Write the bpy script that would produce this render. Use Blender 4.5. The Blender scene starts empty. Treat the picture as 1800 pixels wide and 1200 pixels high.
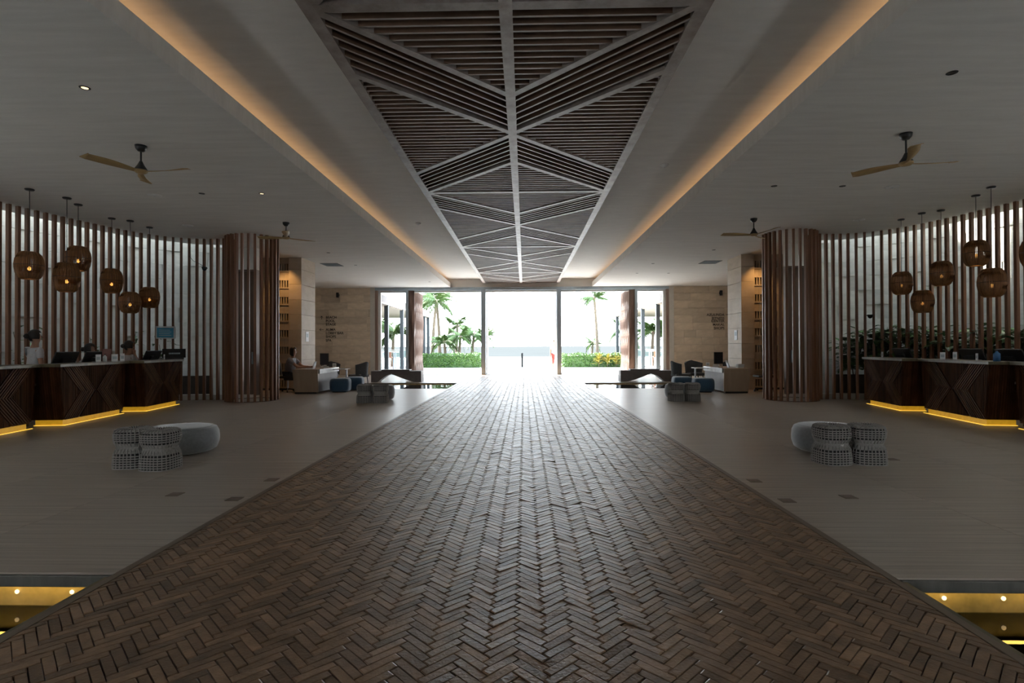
import bpy, bmesh, math, random
from mathutils import Vector, Matrix
random.seed(7)
sc = bpy.context.scene
COL = sc.collection
PI = math.pi

# ------------------------------------------------------------------ camera
CAMX, CAMH, F_PX = 0.16, 1.4, 960.0
cam = bpy.data.objects.new('camera', bpy.data.cameras.new('camera'))
COL.objects.link(cam)
cam.data.sensor_width = 36.0
cam.data.lens = 36.0 * F_PX / 1800.0
cam.data.clip_start = 0.05
cam.data.clip_end = 6000
_a, _p, _r = math.atan(22 / 960), math.atan(7.5 / 960), math.radians(0.2)
Fv = Vector((-math.sin(_a) * math.cos(_p), math.cos(_a) * math.cos(_p), math.sin(_p)))
R0 = Vector((math.cos(_a), math.sin(_a), 0)); U0 = R0.cross(Fv)
Rv = R0 * math.cos(_r) - U0 * math.sin(_r); Uv = U0 * math.cos(_r) + R0 * math.sin(_r)
cam.matrix_world = Matrix(((Rv.x, Uv.x, -Fv.x, CAMX), (Rv.y, Uv.y, -Fv.y, 0), (Rv.z, Uv.z, -Fv.z, CAMH), (0, 0, 0, 1)))
sc.camera = cam

# ------------------------------------------------------------------ light, sky, exposure
SKY, SUN, COVE = 9.0, 45.0, 16.0
sc.view_settings.view_transform = 'Standard'
sc.view_settings.look = 'None'
sc.view_settings.exposure = 0.32
sc.view_settings.gamma = 1.0
sc.view_settings.use_curve_mapping = False
sc.cycles.use_denoising = True
sc.cycles.max_bounces = 7
sc.cycles.diffuse_bounces = 4
sc.cycles.glossy_bounces = 3
sc.cycles.transmission_bounces = 4
sc.cycles.transparent_max_bounces = 8
sc.cycles.sample_clamp_indirect = 6.0
sc.cycles.caustics_reflective = False
sc.cycles.caustics_refractive = False
world = bpy.data.worlds.new('sky'); sc.world = world
world.use_nodes = True
nt = world.node_tree
bg = nt.nodes['Background']
tc = nt.nodes.new('ShaderNodeTexCoord'); sp = nt.nodes.new('ShaderNodeSeparateXYZ')
mr = nt.nodes.new('ShaderNodeMapRange'); rp = nt.nodes.new('ShaderNodeValToRGB')
nt.links.new(tc.outputs['Generated'], sp.inputs[0]); nt.links.new(sp.outputs['Z'], mr.inputs['Value'])
mr.inputs['From Min'].default_value = 0.0; mr.inputs['From Max'].default_value = 1.0
rp.color_ramp.elements[0].color = (0.90, 0.96, 1.0, 1); rp.color_ramp.elements[1].color = (0.62, 0.80, 1.0, 1)
nt.links.new(mr.outputs[0], rp.inputs[0]); nt.links.new(rp.outputs[0], bg.inputs['Color'])
bg.inputs['Strength'].default_value = SKY
sun = bpy.data.objects.new('sun', bpy.data.lights.new('sun', 'SUN')); COL.objects.link(sun)
sun.data.energy = SUN; sun.data.angle = math.radians(1.5); sun.data.color = (1.0, 0.95, 0.86)
sun.rotation_euler = Vector((-0.55, 0.55, 0.75)).to_track_quat('Z', 'Y').to_euler()
def area(name, loc, sx, sy, power, color, rot=(0, 0, 0), spread=PI):
    l = bpy.data.lights.new(name, 'AREA'); l.shape = 'RECTANGLE'; l.size = sx; l.size_y = sy
    l.energy = power; l.color = color; l.spread = spread
    o = bpy.data.objects.new(name, l); COL.objects.link(o); o.location = loc; o.rotation_euler = rot
    return o
WARM = (1.0, 0.55, 0.2)
for s in (-1, 1):   # LED strips lying in the two ceiling coves, shining up
    area('cove_strip_light', (s * 3.68, 12.2, 4.335), 0.08, 28.0, COVE, (1.0, 0.58, 0.27), (PI, 0, 0))
    area('pool_strip_light', (s * 6.1, 3.40, -0.11), 7.0, 0.04, 11.0, (1.0, 0.62, 0.12), (0, 0, 0))
    area('far_pool_strip_light', (s * 5.4, 20.60, -0.03), 5.6, 0.02, 1.0, (1.0, 0.6, 0.2), (0, 0, 0))
    l = bpy.data.lights.new('lattice_spot', 'SPOT'); l.energy = 55; l.color = (1.0, 0.55, 0.2); l.spot_size = 1.5; l.spot_blend = 0.8; l.shadow_soft_size = 0.05
    o = bpy.data.objects.new('lattice_spot', l); COL.objects.link(o); o.location = (s * 7.5, 16.8, 4.22); o.rotation_euler = (math.radians(14), 0, 0)

# ------------------------------------------------------------------ materials
M = {}
def mat(name, col, rough=0.6, var=0.0, scale=(6, 6, 6), metal=0.0, spec=0.5, bump=0.0, island=0.0, obj=0.0,
        emit=None, estr=0.0, detail=4.0, col2=None, coat=0.0, sheen=0.0, coord='Object', bscale=None, noise_rough=0.0, trans=0.0):
    """Procedural Principled material: base colour mixed by stretched noise, plus per-island / per-object variation."""
    m = bpy.data.materials.new(name); m.use_nodes = True
    n, L = m.node_tree.nodes, m.node_tree.links
    b = n['Principled BSDF']
    b.inputs['Roughness'].default_value = rough; b.inputs['Metallic'].default_value = metal
    b.inputs['Specular IOR Level'].default_value = spec
    b.inputs['Coat Weight'].default_value = coat; b.inputs['Sheen Weight'].default_value = sheen
    t = n.new('ShaderNodeTexCoord'); mp = n.new('ShaderNodeMapping'); mp.inputs['Scale'].default_value = scale
    L.new(t.outputs[coord], mp.inputs[0])
    nz = n.new('ShaderNodeTexNoise'); nz.inputs['Scale'].default_value = 1.0; nz.inputs['Detail'].default_value = detail
    nz.inputs['Roughness'].default_value = 0.62
    L.new(mp.outputs[0], nz.inputs['Vector'])
    c2 = col2 or tuple(max(0, c * (1 - var)) for c in col)
    c1 = col if col2 else tuple(min(1, c * (1 + var)) for c in col)
    rmp = n.new('ShaderNodeValToRGB')
    rmp.color_ramp.elements[0].position = 0.32; rmp.color_ramp.elements[1].position = 0.68
    rmp.color_ramp.elements[0].color = (*c2, 1); rmp.color_ramp.elements[1].color = (*c1, 1)
    L.new(nz.outputs['Fac'], rmp.inputs[0])
    out = rmp.outputs[0]
    for amt, src in ((island, 'island'), (obj, 'obj')):
        if amt:
            if src == 'island': g = n.new('ShaderNodeNewGeometry'); v = g.outputs['Random Per Island']
            else: g = n.new('ShaderNodeObjectInfo'); v = g.outputs['Random']
            mrn = n.new('ShaderNodeMapRange'); mrn.inputs['To Min'].default_value = 1 - amt; mrn.inputs['To Max'].default_value = 1 + amt
            L.new(v, mrn.inputs['Value'])
            mx = n.new('ShaderNodeVectorMath'); mx.operation = 'SCALE'
            L.new(out, mx.inputs[0]); L.new(mrn.outputs[0], mx.inputs['Scale']); out = mx.outputs[0]
    L.new(out, b.inputs['Base Color'])
    if noise_rough:
        mrr = n.new('ShaderNodeMapRange'); mrr.inputs['To Min'].default_value = rough - noise_rough; mrr.inputs['To Max'].default_value = rough + noise_rough
        L.new(nz.outputs['Fac'], mrr.inputs['Value']); L.new(mrr.outputs[0], b.inputs['Roughness'])
    if bump:
        bp = n.new('ShaderNodeBump'); bp.inputs['Strength'].default_value = bump; bp.inputs['Distance'].default_value = 0.01
        src = nz
        if bscale:
            src = n.new('ShaderNodeTexNoise'); src.inputs['Scale'].default_value = bscale; src.inputs['Detail'].default_value = 3
            L.new(t.outputs[coord], src.inputs['Vector'])
        L.new(src.outputs['Fac'], bp.inputs['Height']); L.new(bp.outputs[0], b.inputs['Normal'])
    if emit:
        b.inputs['Emission Color'].default_value = (*emit, 1); b.inputs['Emission Strength'].default_value = estr
    if trans: b.inputs['Transmission Weight'].default_value = trans
    M[name] = m
    return m
mat('brick', (0.235, 0.145, 0.085), 0.40, 0.32, (9, 9, 9), bump=0.35, bscale=60, island=0.42, obj=0.36, spec=0.65, noise_rough=0.10)
mat('mortar', (0.050, 0.040, 0.032), 0.85, 0.2, (20, 20, 20))
mat('tile', (0.55, 0.48, 0.41), 0.33, 0, (0.55, 30, 1), col2=(0.34, 0.288, 0.24), obj=0.05, spec=0.5, coord='Object', noise_rough=0.05)
mat('joint', (0.10, 0.085, 0.07), 0.8, 0.1)
mat('trim_metal', (0.20, 0.15, 0.11), 0.4, 0.2, (8, 1, 8), metal=0.2)
mat('plaster', (0.81, 0.79, 0.755), 0.75, 0.0, (1.0, 9, 3), col2=(0.72, 0.70, 0.665), bump=0.12)
mat('plaster_up', (0.82, 0.795, 0.75), 0.75, 0.0, (2.0, 7, 3), col2=(0.75, 0.725, 0.68), bump=0.1)
mat('travertine', (0.72, 0.60, 0.46), 0.7, 0.0, (2.2, 2.2, 5), col2=(0.58, 0.47, 0.35), obj=0.13, bump=0.25, bscale=25)
mat('backstone', (0.58, 0.57, 0.52), 0.8, 0.0, (2, 2, 5), col2=(0.46, 0.455, 0.41), obj=0.08, bump=0.2, bscale=25)
mat('pier_stone', (0.55, 0.46, 0.36), 0.65, 0.0, (2, 2, 4), col2=(0.46, 0.375, 0.28), obj=0.06, bump=0.15)
mat('grout', (0.30, 0.26, 0.21), 0.9, 0.1)
mat('pale_edge', (0.42, 0.37, 0.34), 0.45, 0.0, (5, 5, 5), col2=(0.28, 0.235, 0.21), spec=0.6)  # paler colour for the lower faces of the ceiling slats
mat('beam', (0.37, 0.315, 0.285), 0.46, 0.0, (5, 5, 5), col2=(0.21, 0.165, 0.14), obj=0.10, bump=0.15, spec=0.6)
mat('ceil_slat', (0.19, 0.115, 0.075), 0.42, 0.0, (3, 3, 3), col2=(0.11, 0.062, 0.038), obj=0.12, island=0.12, spec=0.6)
mat('ceil_back', (0.035, 0.02, 0.012), 0.8, 0.2, (6, 6, 6))
mat('slat', (0.24, 0.112, 0.062), 0.5, 0.0, (14, 14, 0.9), col2=(0.145, 0.066, 0.036), obj=0.16, spec=0.45)
mat('dark_slat', (0.085, 0.034, 0.015), 0.7, 0.0, (5, 5, 2), col2=(0.038, 0.015, 0.007), island=0.4, spec=0.08)
mat('band_slat', (0.125, 0.054, 0.025), 0.6, 0.0, (5, 5, 2), col2=(0.06, 0.025, 0.011), island=0.3, spec=0.12)
mat('dark_body', (0.022, 0.014, 0.010), 0.6, 0.2)
mat('countertop', (0.20, 0.17, 0.10), 0.4, 0.0, (7, 7, 7), col2=(0.10, 0.085, 0.05), bump=0.05)
mat('onyx', (0.65, 0.42, 0.05), 0.4, 0.0, (9, 9, 9), col2=(0.5, 0.28, 0.03), emit=(1.0, 0.56, 0.03), estr=0.20)
mat('led_yellow', (1, 0.8, 0.2), 0.5, 0, emit=(1.0, 0.60, 0.07), estr=0.9)
mat('door_wood', (0.13, 0.075, 0.048), 0.5, 0.0, (6, 6, 0.8), col2=(0.085, 0.048, 0.03))
mat('carved_wood', (0.15, 0.092, 0.07), 0.55, 0.0, (10, 10, 0.8), col2=(0.085, 0.048, 0.035), bump=0.2)
mat('steel', (0.33, 0.40, 0.46), 0.42, 0.1, (4, 4, 1), metal=0.3)
mat('steel_dark', (0.022, 0.030, 0.036), 0.5, 0.1, (4, 4, 1))
mat('bronze', (0.27, 0.19, 0.155), 0.42, 0.1, (4, 4, 1), metal=0.3)
mat('white_trim', (0.75, 0.75, 0.73), 0.5, 0.05)
mat('bench', (0.15, 0.135, 0.135), 0.5, 0.15, (5, 5, 5), bump=0.1)
mat('black', (0.012, 0.013, 0.015), 0.35, 0.1)
mat('black_iron', (0.004, 0.005, 0.006), 0.7, 0.1, spec=0.1)
mat('black_matte', (0.02, 0.021, 0.023), 0.7, 0.1)
mat('screen', (0.03, 0.04, 0.06), 0.22, 0.1, spec=0.6)
mat('silver', (0.55, 0.57, 0.60), 0.3, 0.1, metal=0.7)
mat('fan_wood', (0.40, 0.27, 0.12), 0.5, 0.15, (3, 12, 12))
mat('velvet_grey', (0.25, 0.265, 0.285), 0.85, 0.10, (30, 30, 30), sheen=0.7, spec=0.2)
mat('velvet_blue', (0.035, 0.085, 0.15), 0.85, 0.12, (30, 30, 30), sheen=0.6, spec=0.2)
mat('rope', (0.36, 0.345, 0.335), 0.8, 0.15, (60, 60, 60), spec=0.25)
mat('rope_core', (0.045, 0.045, 0.048), 0.9, 0.1)
mat('tag', (0.6, 0.6, 0.58), 0.5)
mat('rattan', (0.25, 0.115, 0.042), 0.5, 0.25, (30, 30, 4), island=0.3)
mat('bulb', (1, 0.6, 0.2), 0.4, emit=(1.0, 0.45, 0.10), estr=1.8)
mat('lamp_glow', (0.8, 0.4, 0.1), 0.5, emit=(1.0, 0.45, 0.10), estr=0.9)
mat('lamp_lit', (1, 0.8, 0.5), 0.4, emit=(1.0, 0.78, 0.45), estr=1.4)
mat('desk_veneer', (0.36, 0.27, 0.19), 0.45, 0.0, (6, 6, 1), col2=(0.29, 0.21, 0.145))
mat('desk_panel', (0.115, 0.075, 0.062), 0.45, 0.0, (8, 8, 0.8), col2=(0.075, 0.048, 0.04))
mat('marble', (0.66, 0.66, 0.66), 0.25, 0.0, (5, 5, 5), col2=(0.44, 0.44, 0.45))
mat('chair_fabric', (0.075, 0.08, 0.085), 0.8, 0.15, (25, 25, 25))
mat('paper', (0.78, 0.80, 0.82), 0.6, 0.03)
mat('notice_blue', (0.05, 0.30, 0.48), 0.5, 0.08)
mat('clear_holder', (0.45, 0.46, 0.46), 0.2, 0.05)
mat('lettering', (0.035, 0.027, 0.022), 0.55, 0.1)
mat('pale_ink', (0.42, 0.50, 0.54), 0.6)
mat('skin', (0.42, 0.23, 0.15), 0.55, 0.06, (20, 20, 20))
mat('hair', (0.012, 0.010, 0.009), 0.5, 0.2, (60, 60, 8))
mat('shirt_white', (0.55, 0.55, 0.58), 0.8, 0.06, (15, 15, 15))
mat('shirt_grey', (0.25, 0.25, 0.28), 0.8, 0.08, (15, 15, 15))
mat('trousers', (0.04, 0.045, 0.06), 0.8, 0.1)
mat('shorts_red', (0.35, 0.06, 0.05), 0.8, 0.1)
mat('eye', (0.03, 0.02, 0.02), 0.2)
mat('lips', (0.32, 0.11, 0.09), 0.5)
mat('leaf', (0.075, 0.155, 0.035), 0.42, 0.0, (12, 12, 12), col2=(0.035, 0.085, 0.022), island=0.35)
mat('leaf_sun', (0.0680, 0.1400, 0.0160), 0.5, 0.0, (5, 5, 5), col2=(0.0360, 0.0920, 0.0140), island=0.4)
mat('leaf_yellow', (0.2400, 0.1800, 0.0180), 0.5, 0.0, (9, 9, 9), col2=(0.0900, 0.1100, 0.0160), island=0.4)
mat('palm_leaf', (0.0816, 0.1445, 0.0306), 0.6, 0.0, (3, 3, 3), col2=(0.0442, 0.0884, 0.0221), island=0.3)
mat('palm_trunk', (0.1700, 0.1326, 0.0935), 0.85, 0.0, (5, 5, 14), col2=(0.1020, 0.0765, 0.0510), bump=0.3)
mat('stem', (0.09, 0.075, 0.04), 0.7, 0.2)
mat('soil', (0.03, 0.024, 0.018), 0.9, 0.3, (15, 15, 15))
mat('planter', (0.055, 0.042, 0.035), 0.6, 0.15)
mat('kerb', (0.55, 0.52, 0.47), 0.6, 0.06)
mat('terrace', (0.6800, 0.6800, 0.6715), 0.6, 0.05, (2, 2, 2))
mat('lawn', (0.20, 0.22, 0.10), 0.9, 0.2, (2, 2, 2))
mat('sand', (0.70, 0.66, 0.58), 0.9, 0.06)
mat('wing_fascia', (0.0900, 0.0600, 0.0520), 0.55, 0.15, (2, 2, 8))
mat('wing_soffit', (0.1920, 0.1600, 0.1280), 0.8, 0.06)
mat('pool_stone', (0.30, 0.25, 0.15), 0.6, 0.0, (3, 3, 3), col2=(0.10, 0.09, 0.05), bump=0.3)
mat('lip_stone', (0.20, 0.195, 0.18), 0.5, 0.0, (9, 3, 3), col2=(0.12, 0.115, 0.105))
mat('stool_brown', (0.22, 0.10, 0.06), 0.6, 0.1)
mat('bottle_blue', (0.05, 0.16, 0.35), 0.25, 0.1)
mat('bottle_white', (0.65, 0.66, 0.66), 0.35, 0.05)
mat('card_red', (0.20, 0.06, 0.04), 0.6, 0.2)

def special(name, kind):
    m = bpy.data.materials.new(name); m.use_nodes = True
    n, L = m.node_tree.nodes, m.node_tree.links
    n.remove(n['Principled BSDF']); out = n['Material Output']
    tr = n.new('ShaderNodeBsdfTransparent'); gl = n.new('ShaderNodeBsdfGlossy'); mx = n.new('ShaderNodeMixShader'); fr = n.new('ShaderNodeFresnel')
    gl.inputs['Roughness'].default_value = 0.02
    if kind == 'water':
        fr.inputs['IOR'].default_value = 1.33; tr.inputs['Color'].default_value = (0.60, 0.66, 0.58, 1)
        nz = n.new('ShaderNodeTexNoise'); nz.inputs['Scale'].default_value = 5.0; nz.inputs['Detail'].default_value = 2
        bp = n.new('ShaderNodeBump'); bp.inputs['Strength'].default_value = 0.10; bp.inputs['Distance'].default_value = 0.05
        L.new(nz.outputs['Fac'], bp.inputs['Height']); L.new(bp.outputs[0], gl.inputs['Normal']); L.new(bp.outputs[0], fr.inputs['Normal'])
    else:
        fr.inputs['IOR'].default_value = 1.45; tr.inputs['Color'].default_value = (0.80, 0.90, 0.89, 1)
    L.new(fr.outputs[0], mx.inputs[0]); L.new(tr.outputs[0], mx.inputs[1]); L.new(gl.outputs[0], mx.inputs[2]); L.new(mx.outputs[0], out.inputs[0])
    M[name] = m
special('water', 'water'); special('glass', 'glass')
ms = mat('sea', (0.0370, 0.0405, 0.0415), 0.6, 0.1, (0.02, 0.1, 1), spec=0.0)

# ------------------------------------------------------------------ mesh helpers
class MB:
    def __init__(s): s.v = []; s.f = []; s.mi = []; s.cur = 0
    def add(s, vs, fs):
        o = len(s.v); s.v += [tuple(v) for v in vs]
        s.f += [tuple(i + o for i in f) for f in fs]; s.mi += [s.cur] * len(fs)
        return s
    def box(s, x0, x1, y0, y1, z0, z1):
        return s.add([(x0, y0, z0), (x1, y0, z0), (x1, y1, z0), (x0, y1, z0), (x0, y0, z1), (x1, y0, z1), (x1, y1, z1), (x0, y1, z1)],
                     [(3, 2, 1, 0), (4, 5, 6, 7), (0, 1, 5, 4), (1, 2, 6, 5), (2, 3, 7, 6), (3, 0, 4, 7)])
    def rbox(s, c, d, rz=0.0, rx=0.0, ry=0.0):
        m = Matrix.Translation(c) @ Matrix.Rotation(rz, 4, 'Z') @ Matrix.Rotation(ry, 4, 'Y') @ Matrix.Rotation(rx, 4, 'X')
        o = len(s.v); hx, hy, hz = d[0] / 2, d[1] / 2, d[2] / 2
        s.box(-hx, hx, -hy, hy, -hz, hz)
        for i in range(o, len(s.v)): s.v[i] = tuple(m @ Vector(s.v[i]))
        return s
    def prism(s, poly, z0, z1, inset=0.0, drop=0.0):
        """vertical prism over a CCW polygon, optional chamfered top edge"""
        n = len(poly); b = [(x, y, z0) for x, y in poly]
        if inset:
            cx = sum(p[0] for p in poly) / n; cy = sum(p[1] for p in poly) / n
            e = [(x, y, z1 - drop) for x, y in poly]; t = []
            for x, y in poly:
                d = math.hypot(x - cx, y - cy) or 1; k = max(0, 1 - inset * 1.4 / d); t.append((cx + (x - cx) * k, cy + (y - cy) * k, z1))
            s.add(b + e + t, [tuple(range(2 * n, 3 * n))] + [(i, (i + 1) % n, n + (i + 1) % n, n + i) for i in range(n)] + [(n + i, n + (i + 1) % n, 2 * n + (i + 1) % n, 2 * n + i) for i in range(n)])
        else:
            s.add(b + [(x, y, z1) for x, y in poly], [tuple(range(n - 1, -1, -1)), tuple(range(n, 2 * n))] + [(i, (i + 1) % n, n + (i + 1) % n, n + i) for i in range(n)])
        return s
    def tube(s, pts, r, n=8, cap=True):
        pts = [Vector(p) for p in pts]; rr = r if isinstance(r, (list, tuple)) else [r] * len(pts)
        o = len(s.v); up = Vector((0, 0, 1)); vs = []
        for i, p in enumerate(pts):
            t = (pts[min(i + 1, len(pts) - 1)] - pts[max(i - 1, 0)]).normalized()
            a = t.cross(up) if abs(t.z) < 0.95 else t.cross(Vector((1, 0, 0)))
            a.normalize(); b = t.cross(a)
            for k in range(n): vs.append(p + (a * math.cos(2 * PI * k / n) + b * math.sin(2 * PI * k / n)) * rr[i])
        fs = [(i * n + k, i * n + (k + 1) % n, (i + 1) * n + (k + 1) % n, (i + 1) * n + k) for i in range(len(pts) - 1) for k in range(n)]
        if cap: fs += [tuple(range(n - 1, -1, -1)), tuple((len(pts) - 1) * n + k for k in range(n))]
        return s.add(vs, fs)
    def lathe(s, prof, n=24, c=(0, 0, 0), cap=True, plan=None):
        vs = []
        for r, z in prof:
            for k in range(n):
                a = 2 * PI * k / n; q = plan(a) if plan else 1.0
                vs.append((c[0] + r * q * math.cos(a), c[1] + r * q * math.sin(a), c[2] + z))
        m = len(prof)
        fs = [(i * n + k, i * n + (k + 1) % n, (i + 1) * n + (k + 1) % n, (i + 1) * n + k) for i in range(m - 1) for k in range(n)]
        if cap: fs += [tuple(range(n - 1, -1, -1)), tuple((m - 1) * n + k for k in range(n))]
        return s.add(vs, fs)
    def xform(s, m, o=0):
        for i in range(o, len(s.v)): s.v[i] = tuple(m @ Vector(s.v[i]))
        return s
    def mesh(s, name, mats, smooth=False):
        me = bpy.data.meshes.new(name); me.from_pydata(s.v, [], s.f)
        for m in (mats if isinstance(mats, (list, tuple)) else [mats]): me.materials.append(M[m])
        if s.cur or any(s.mi): me.polygons.foreach_set('material_index', s.mi)
        if smooth: me.polygons.foreach_set('use_smooth', [True] * len(me.polygons))
        me.update()
        return me
    def build(s, name, mats, parent=None, smooth=False, kind=None):
        o = bpy.data.objects.new(name, s.mesh(name, mats, smooth)); COL.objects.link(o)
        if parent is not None: o.parent = parent
        if kind: o['kind'] = kind
        return o
def tag(o, label, cat, group=None):
    o['label'] = label; o['category'] = cat
    if group: o['group'] = group
    return o
def thing(name, label, cat, loc=(0, 0, 0), rz=0.0, group=None):
    o = bpy.data.objects.new(name, None); COL.objects.link(o); o.empty_display_size = 0.1
    o.location = loc; o.rotation_euler = (0, 0, rz)
    return tag(o, label, cat, group)
def struct(o): o['kind'] = 'structure'; return o
def sroot(name, loc=(0, 0, 0)):
    o = bpy.data.objects.new(name, None); COL.objects.link(o); o.location = loc; o['kind'] = 'structure'; return o
def inst(name, me, parent=None, loc=(0, 0, 0), rot=(0, 0, 0), kind=None):
    o = bpy.data.objects.new(name, me); COL.objects.link(o); o.location = loc; o.rotation_euler = rot
    if parent is not None: o.parent = parent
    if kind: o['kind'] = kind
    return o
def dup(root, loc, rz, label):
    r = root.copy(); COL.objects.link(r); r.location = loc; r.rotation_euler = (0, 0, rz); r['label'] = label
    for ch in list(root.children):
        c = ch.copy(); COL.objects.link(c); c.parent = r
        for g in ch.children:
            d = g.copy(); COL.objects.link(d); d.parent = c
    return r
def smooth_bevel(o, w, seg=2):
    b = o.modifiers.new('bevel', 'BEVEL'); b.width = w; b.segments = seg; b.limit_method = 'ANGLE'
    return o
def clip(poly, nx, ny, d):
    """keep the part of convex poly where nx*x+ny*y <= d"""
    out = []
    for i in range(len(poly)):
        a, b = poly[i], poly[(i + 1) % len(poly)]
        da, db = nx * a[0] + ny * a[1] - d, nx * b[0] + ny * b[1] - d
        if da <= 0: out.append(a)
        if (da < 0 < db) or (db < 0 < da):
            t = da / (da - db); out.append((a[0] + (b[0] - a[0]) * t, a[1] + (b[1] - a[1]) * t))
    return out
def strips(poly, ang, pitch, width, off=0.0):
    """parallel strips (direction ang) of a convex polygon"""
    nx, ny = -math.sin(ang), math.cos(ang)
    ds = [nx * x + ny * y for x, y in poly]; k = math.floor((min(ds) - off) / pitch); res = []
    while k * pitch + off < max(ds):
        c = k * pitch + off; q = clip(clip(poly, nx, ny, c + width / 2), -nx, -ny, -(c - width / 2)); k += 1
        if len(q) >= 3:
            ar = abs(sum(q[i][0] * q[(i + 1) % len(q)][1] - q[(i + 1) % len(q)][0] * q[i][1] for i in range(len(q)))) / 2
            if ar > width * width * 0.6: res.append(q)
    return res
def ccw(q):
    a = sum(q[i][0] * q[(i + 1) % len(q)][1] - q[(i + 1) % len(q)][0] * q[i][1] for i in range(len(q)))
    return q if a > 0 else q[::-1]
SIDE = {-1: 'left', 1: 'right'}

# ------------------------------------------------------------------ floor
PW = 2.33            # half width of the brick field
FY0, FY1 = -7.0, 26.5
path = MB().box(-PW - 0.05, PW + 0.05, FY0, FY1, -0.4, -0.022).build('brick_path', 'mortar'); struct(path)
for s in (-1, 1):
    MB().box(min(s * PW, s * (PW + .05)), max(s * PW, s * (PW + .05)), FY0, FY1, -0.022, 0.001).build('edge_strip', 'trim_metal', path)
W_, L_ = 0.047, 0.188
bricks = []
c45 = math.sqrt(0.5)
def bw(a, b): return ((a - b) * c45 * W_, (a + b) * c45 * W_)
for j in range(-30, 31):
    for k in range(-150, 480):
        ox, oy = k + 4 * j, k - 4 * j
        cx, cy = bw(ox + 2, oy + .5)
        if abs(cx) > PW + 0.15 or cy < 1.2 or cy > FY1 + 0.1: continue
        for (x0, y0, x1, y1) in ((ox, oy, ox + 4, oy + 1), (ox, oy + 1, ox + 1, oy + 5)):
            g = 0.045
            q = [bw(x0 + g, y0 + g), bw(x1 - g, y0 + g), bw(x1 - g, y1 - g), bw(x0 + g, y1 - g)]
            q = clip(clip(clip(q, 1, 0, PW - .003), -1, 0, PW - .003), 0, 1, FY1 - .01)
            if len(q) < 3: continue
            q = ccw(q); ar = sum(q[i][0] * q[(i + 1) % len(q)][1] - q[(i + 1) % len(q)][0] * q[i][1] for i in range(len(q))) / 2
            if ar > 0.0008: bricks.append(q)
def brick_mb(mb, q):
    n0 = len(mb.v); z = random.gauss(0, 0.0009); tx, ty = random.gauss(0, 0.016), random.gauss(0, 0.016)
    cx = sum(p[0] for p in q) / len(q); cy = sum(p[1] for p in q) / len(q)
    j = [(x + random.gauss(0, .0009), y + random.gauss(0, .0009)) for x, y in q]
    mb.prism(j, -0.03, z, inset=0.0045, drop=0.003)
    for i in range(n0, len(mb.v)):
        x, y, zz = mb.v[i]
        if zz > -0.02: mb.v[i] = (x, y, zz + tx * (x - cx) + ty * (y - cy))
def in_view(x, y, z, mx=0):
    d = Vector((x - CAMX, y, z - CAMH)); w = d.dot(Fv)
    if w <= 0.1: return False
    u, v = 900 + F_PX * d.dot(Rv) / w, 600 - F_PX * d.dot(Uv) / w
    return -mx <= u <= 1800 + mx and -mx <= v <= 1200 + mx
cent = lambda q: (sum(p[0] for p in q) / len(q), sum(p[1] for p in q) / len(q))
vis = sorted([q for q in bricks if in_view(*cent(q), 0)], key=lambda q: cent(q)[1])
near = vis[:300]; nearset = set(id(q) for q in near)
for q in near:
    mb = MB(); brick_mb(mb, q); mb.build('brick', 'brick', path)
mb = MB()
for q in bricks:
    if id(q) not in nearset: brick_mb(mb, q)
mb.build('brick_field', 'brick', path, kind='stuff')

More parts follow.
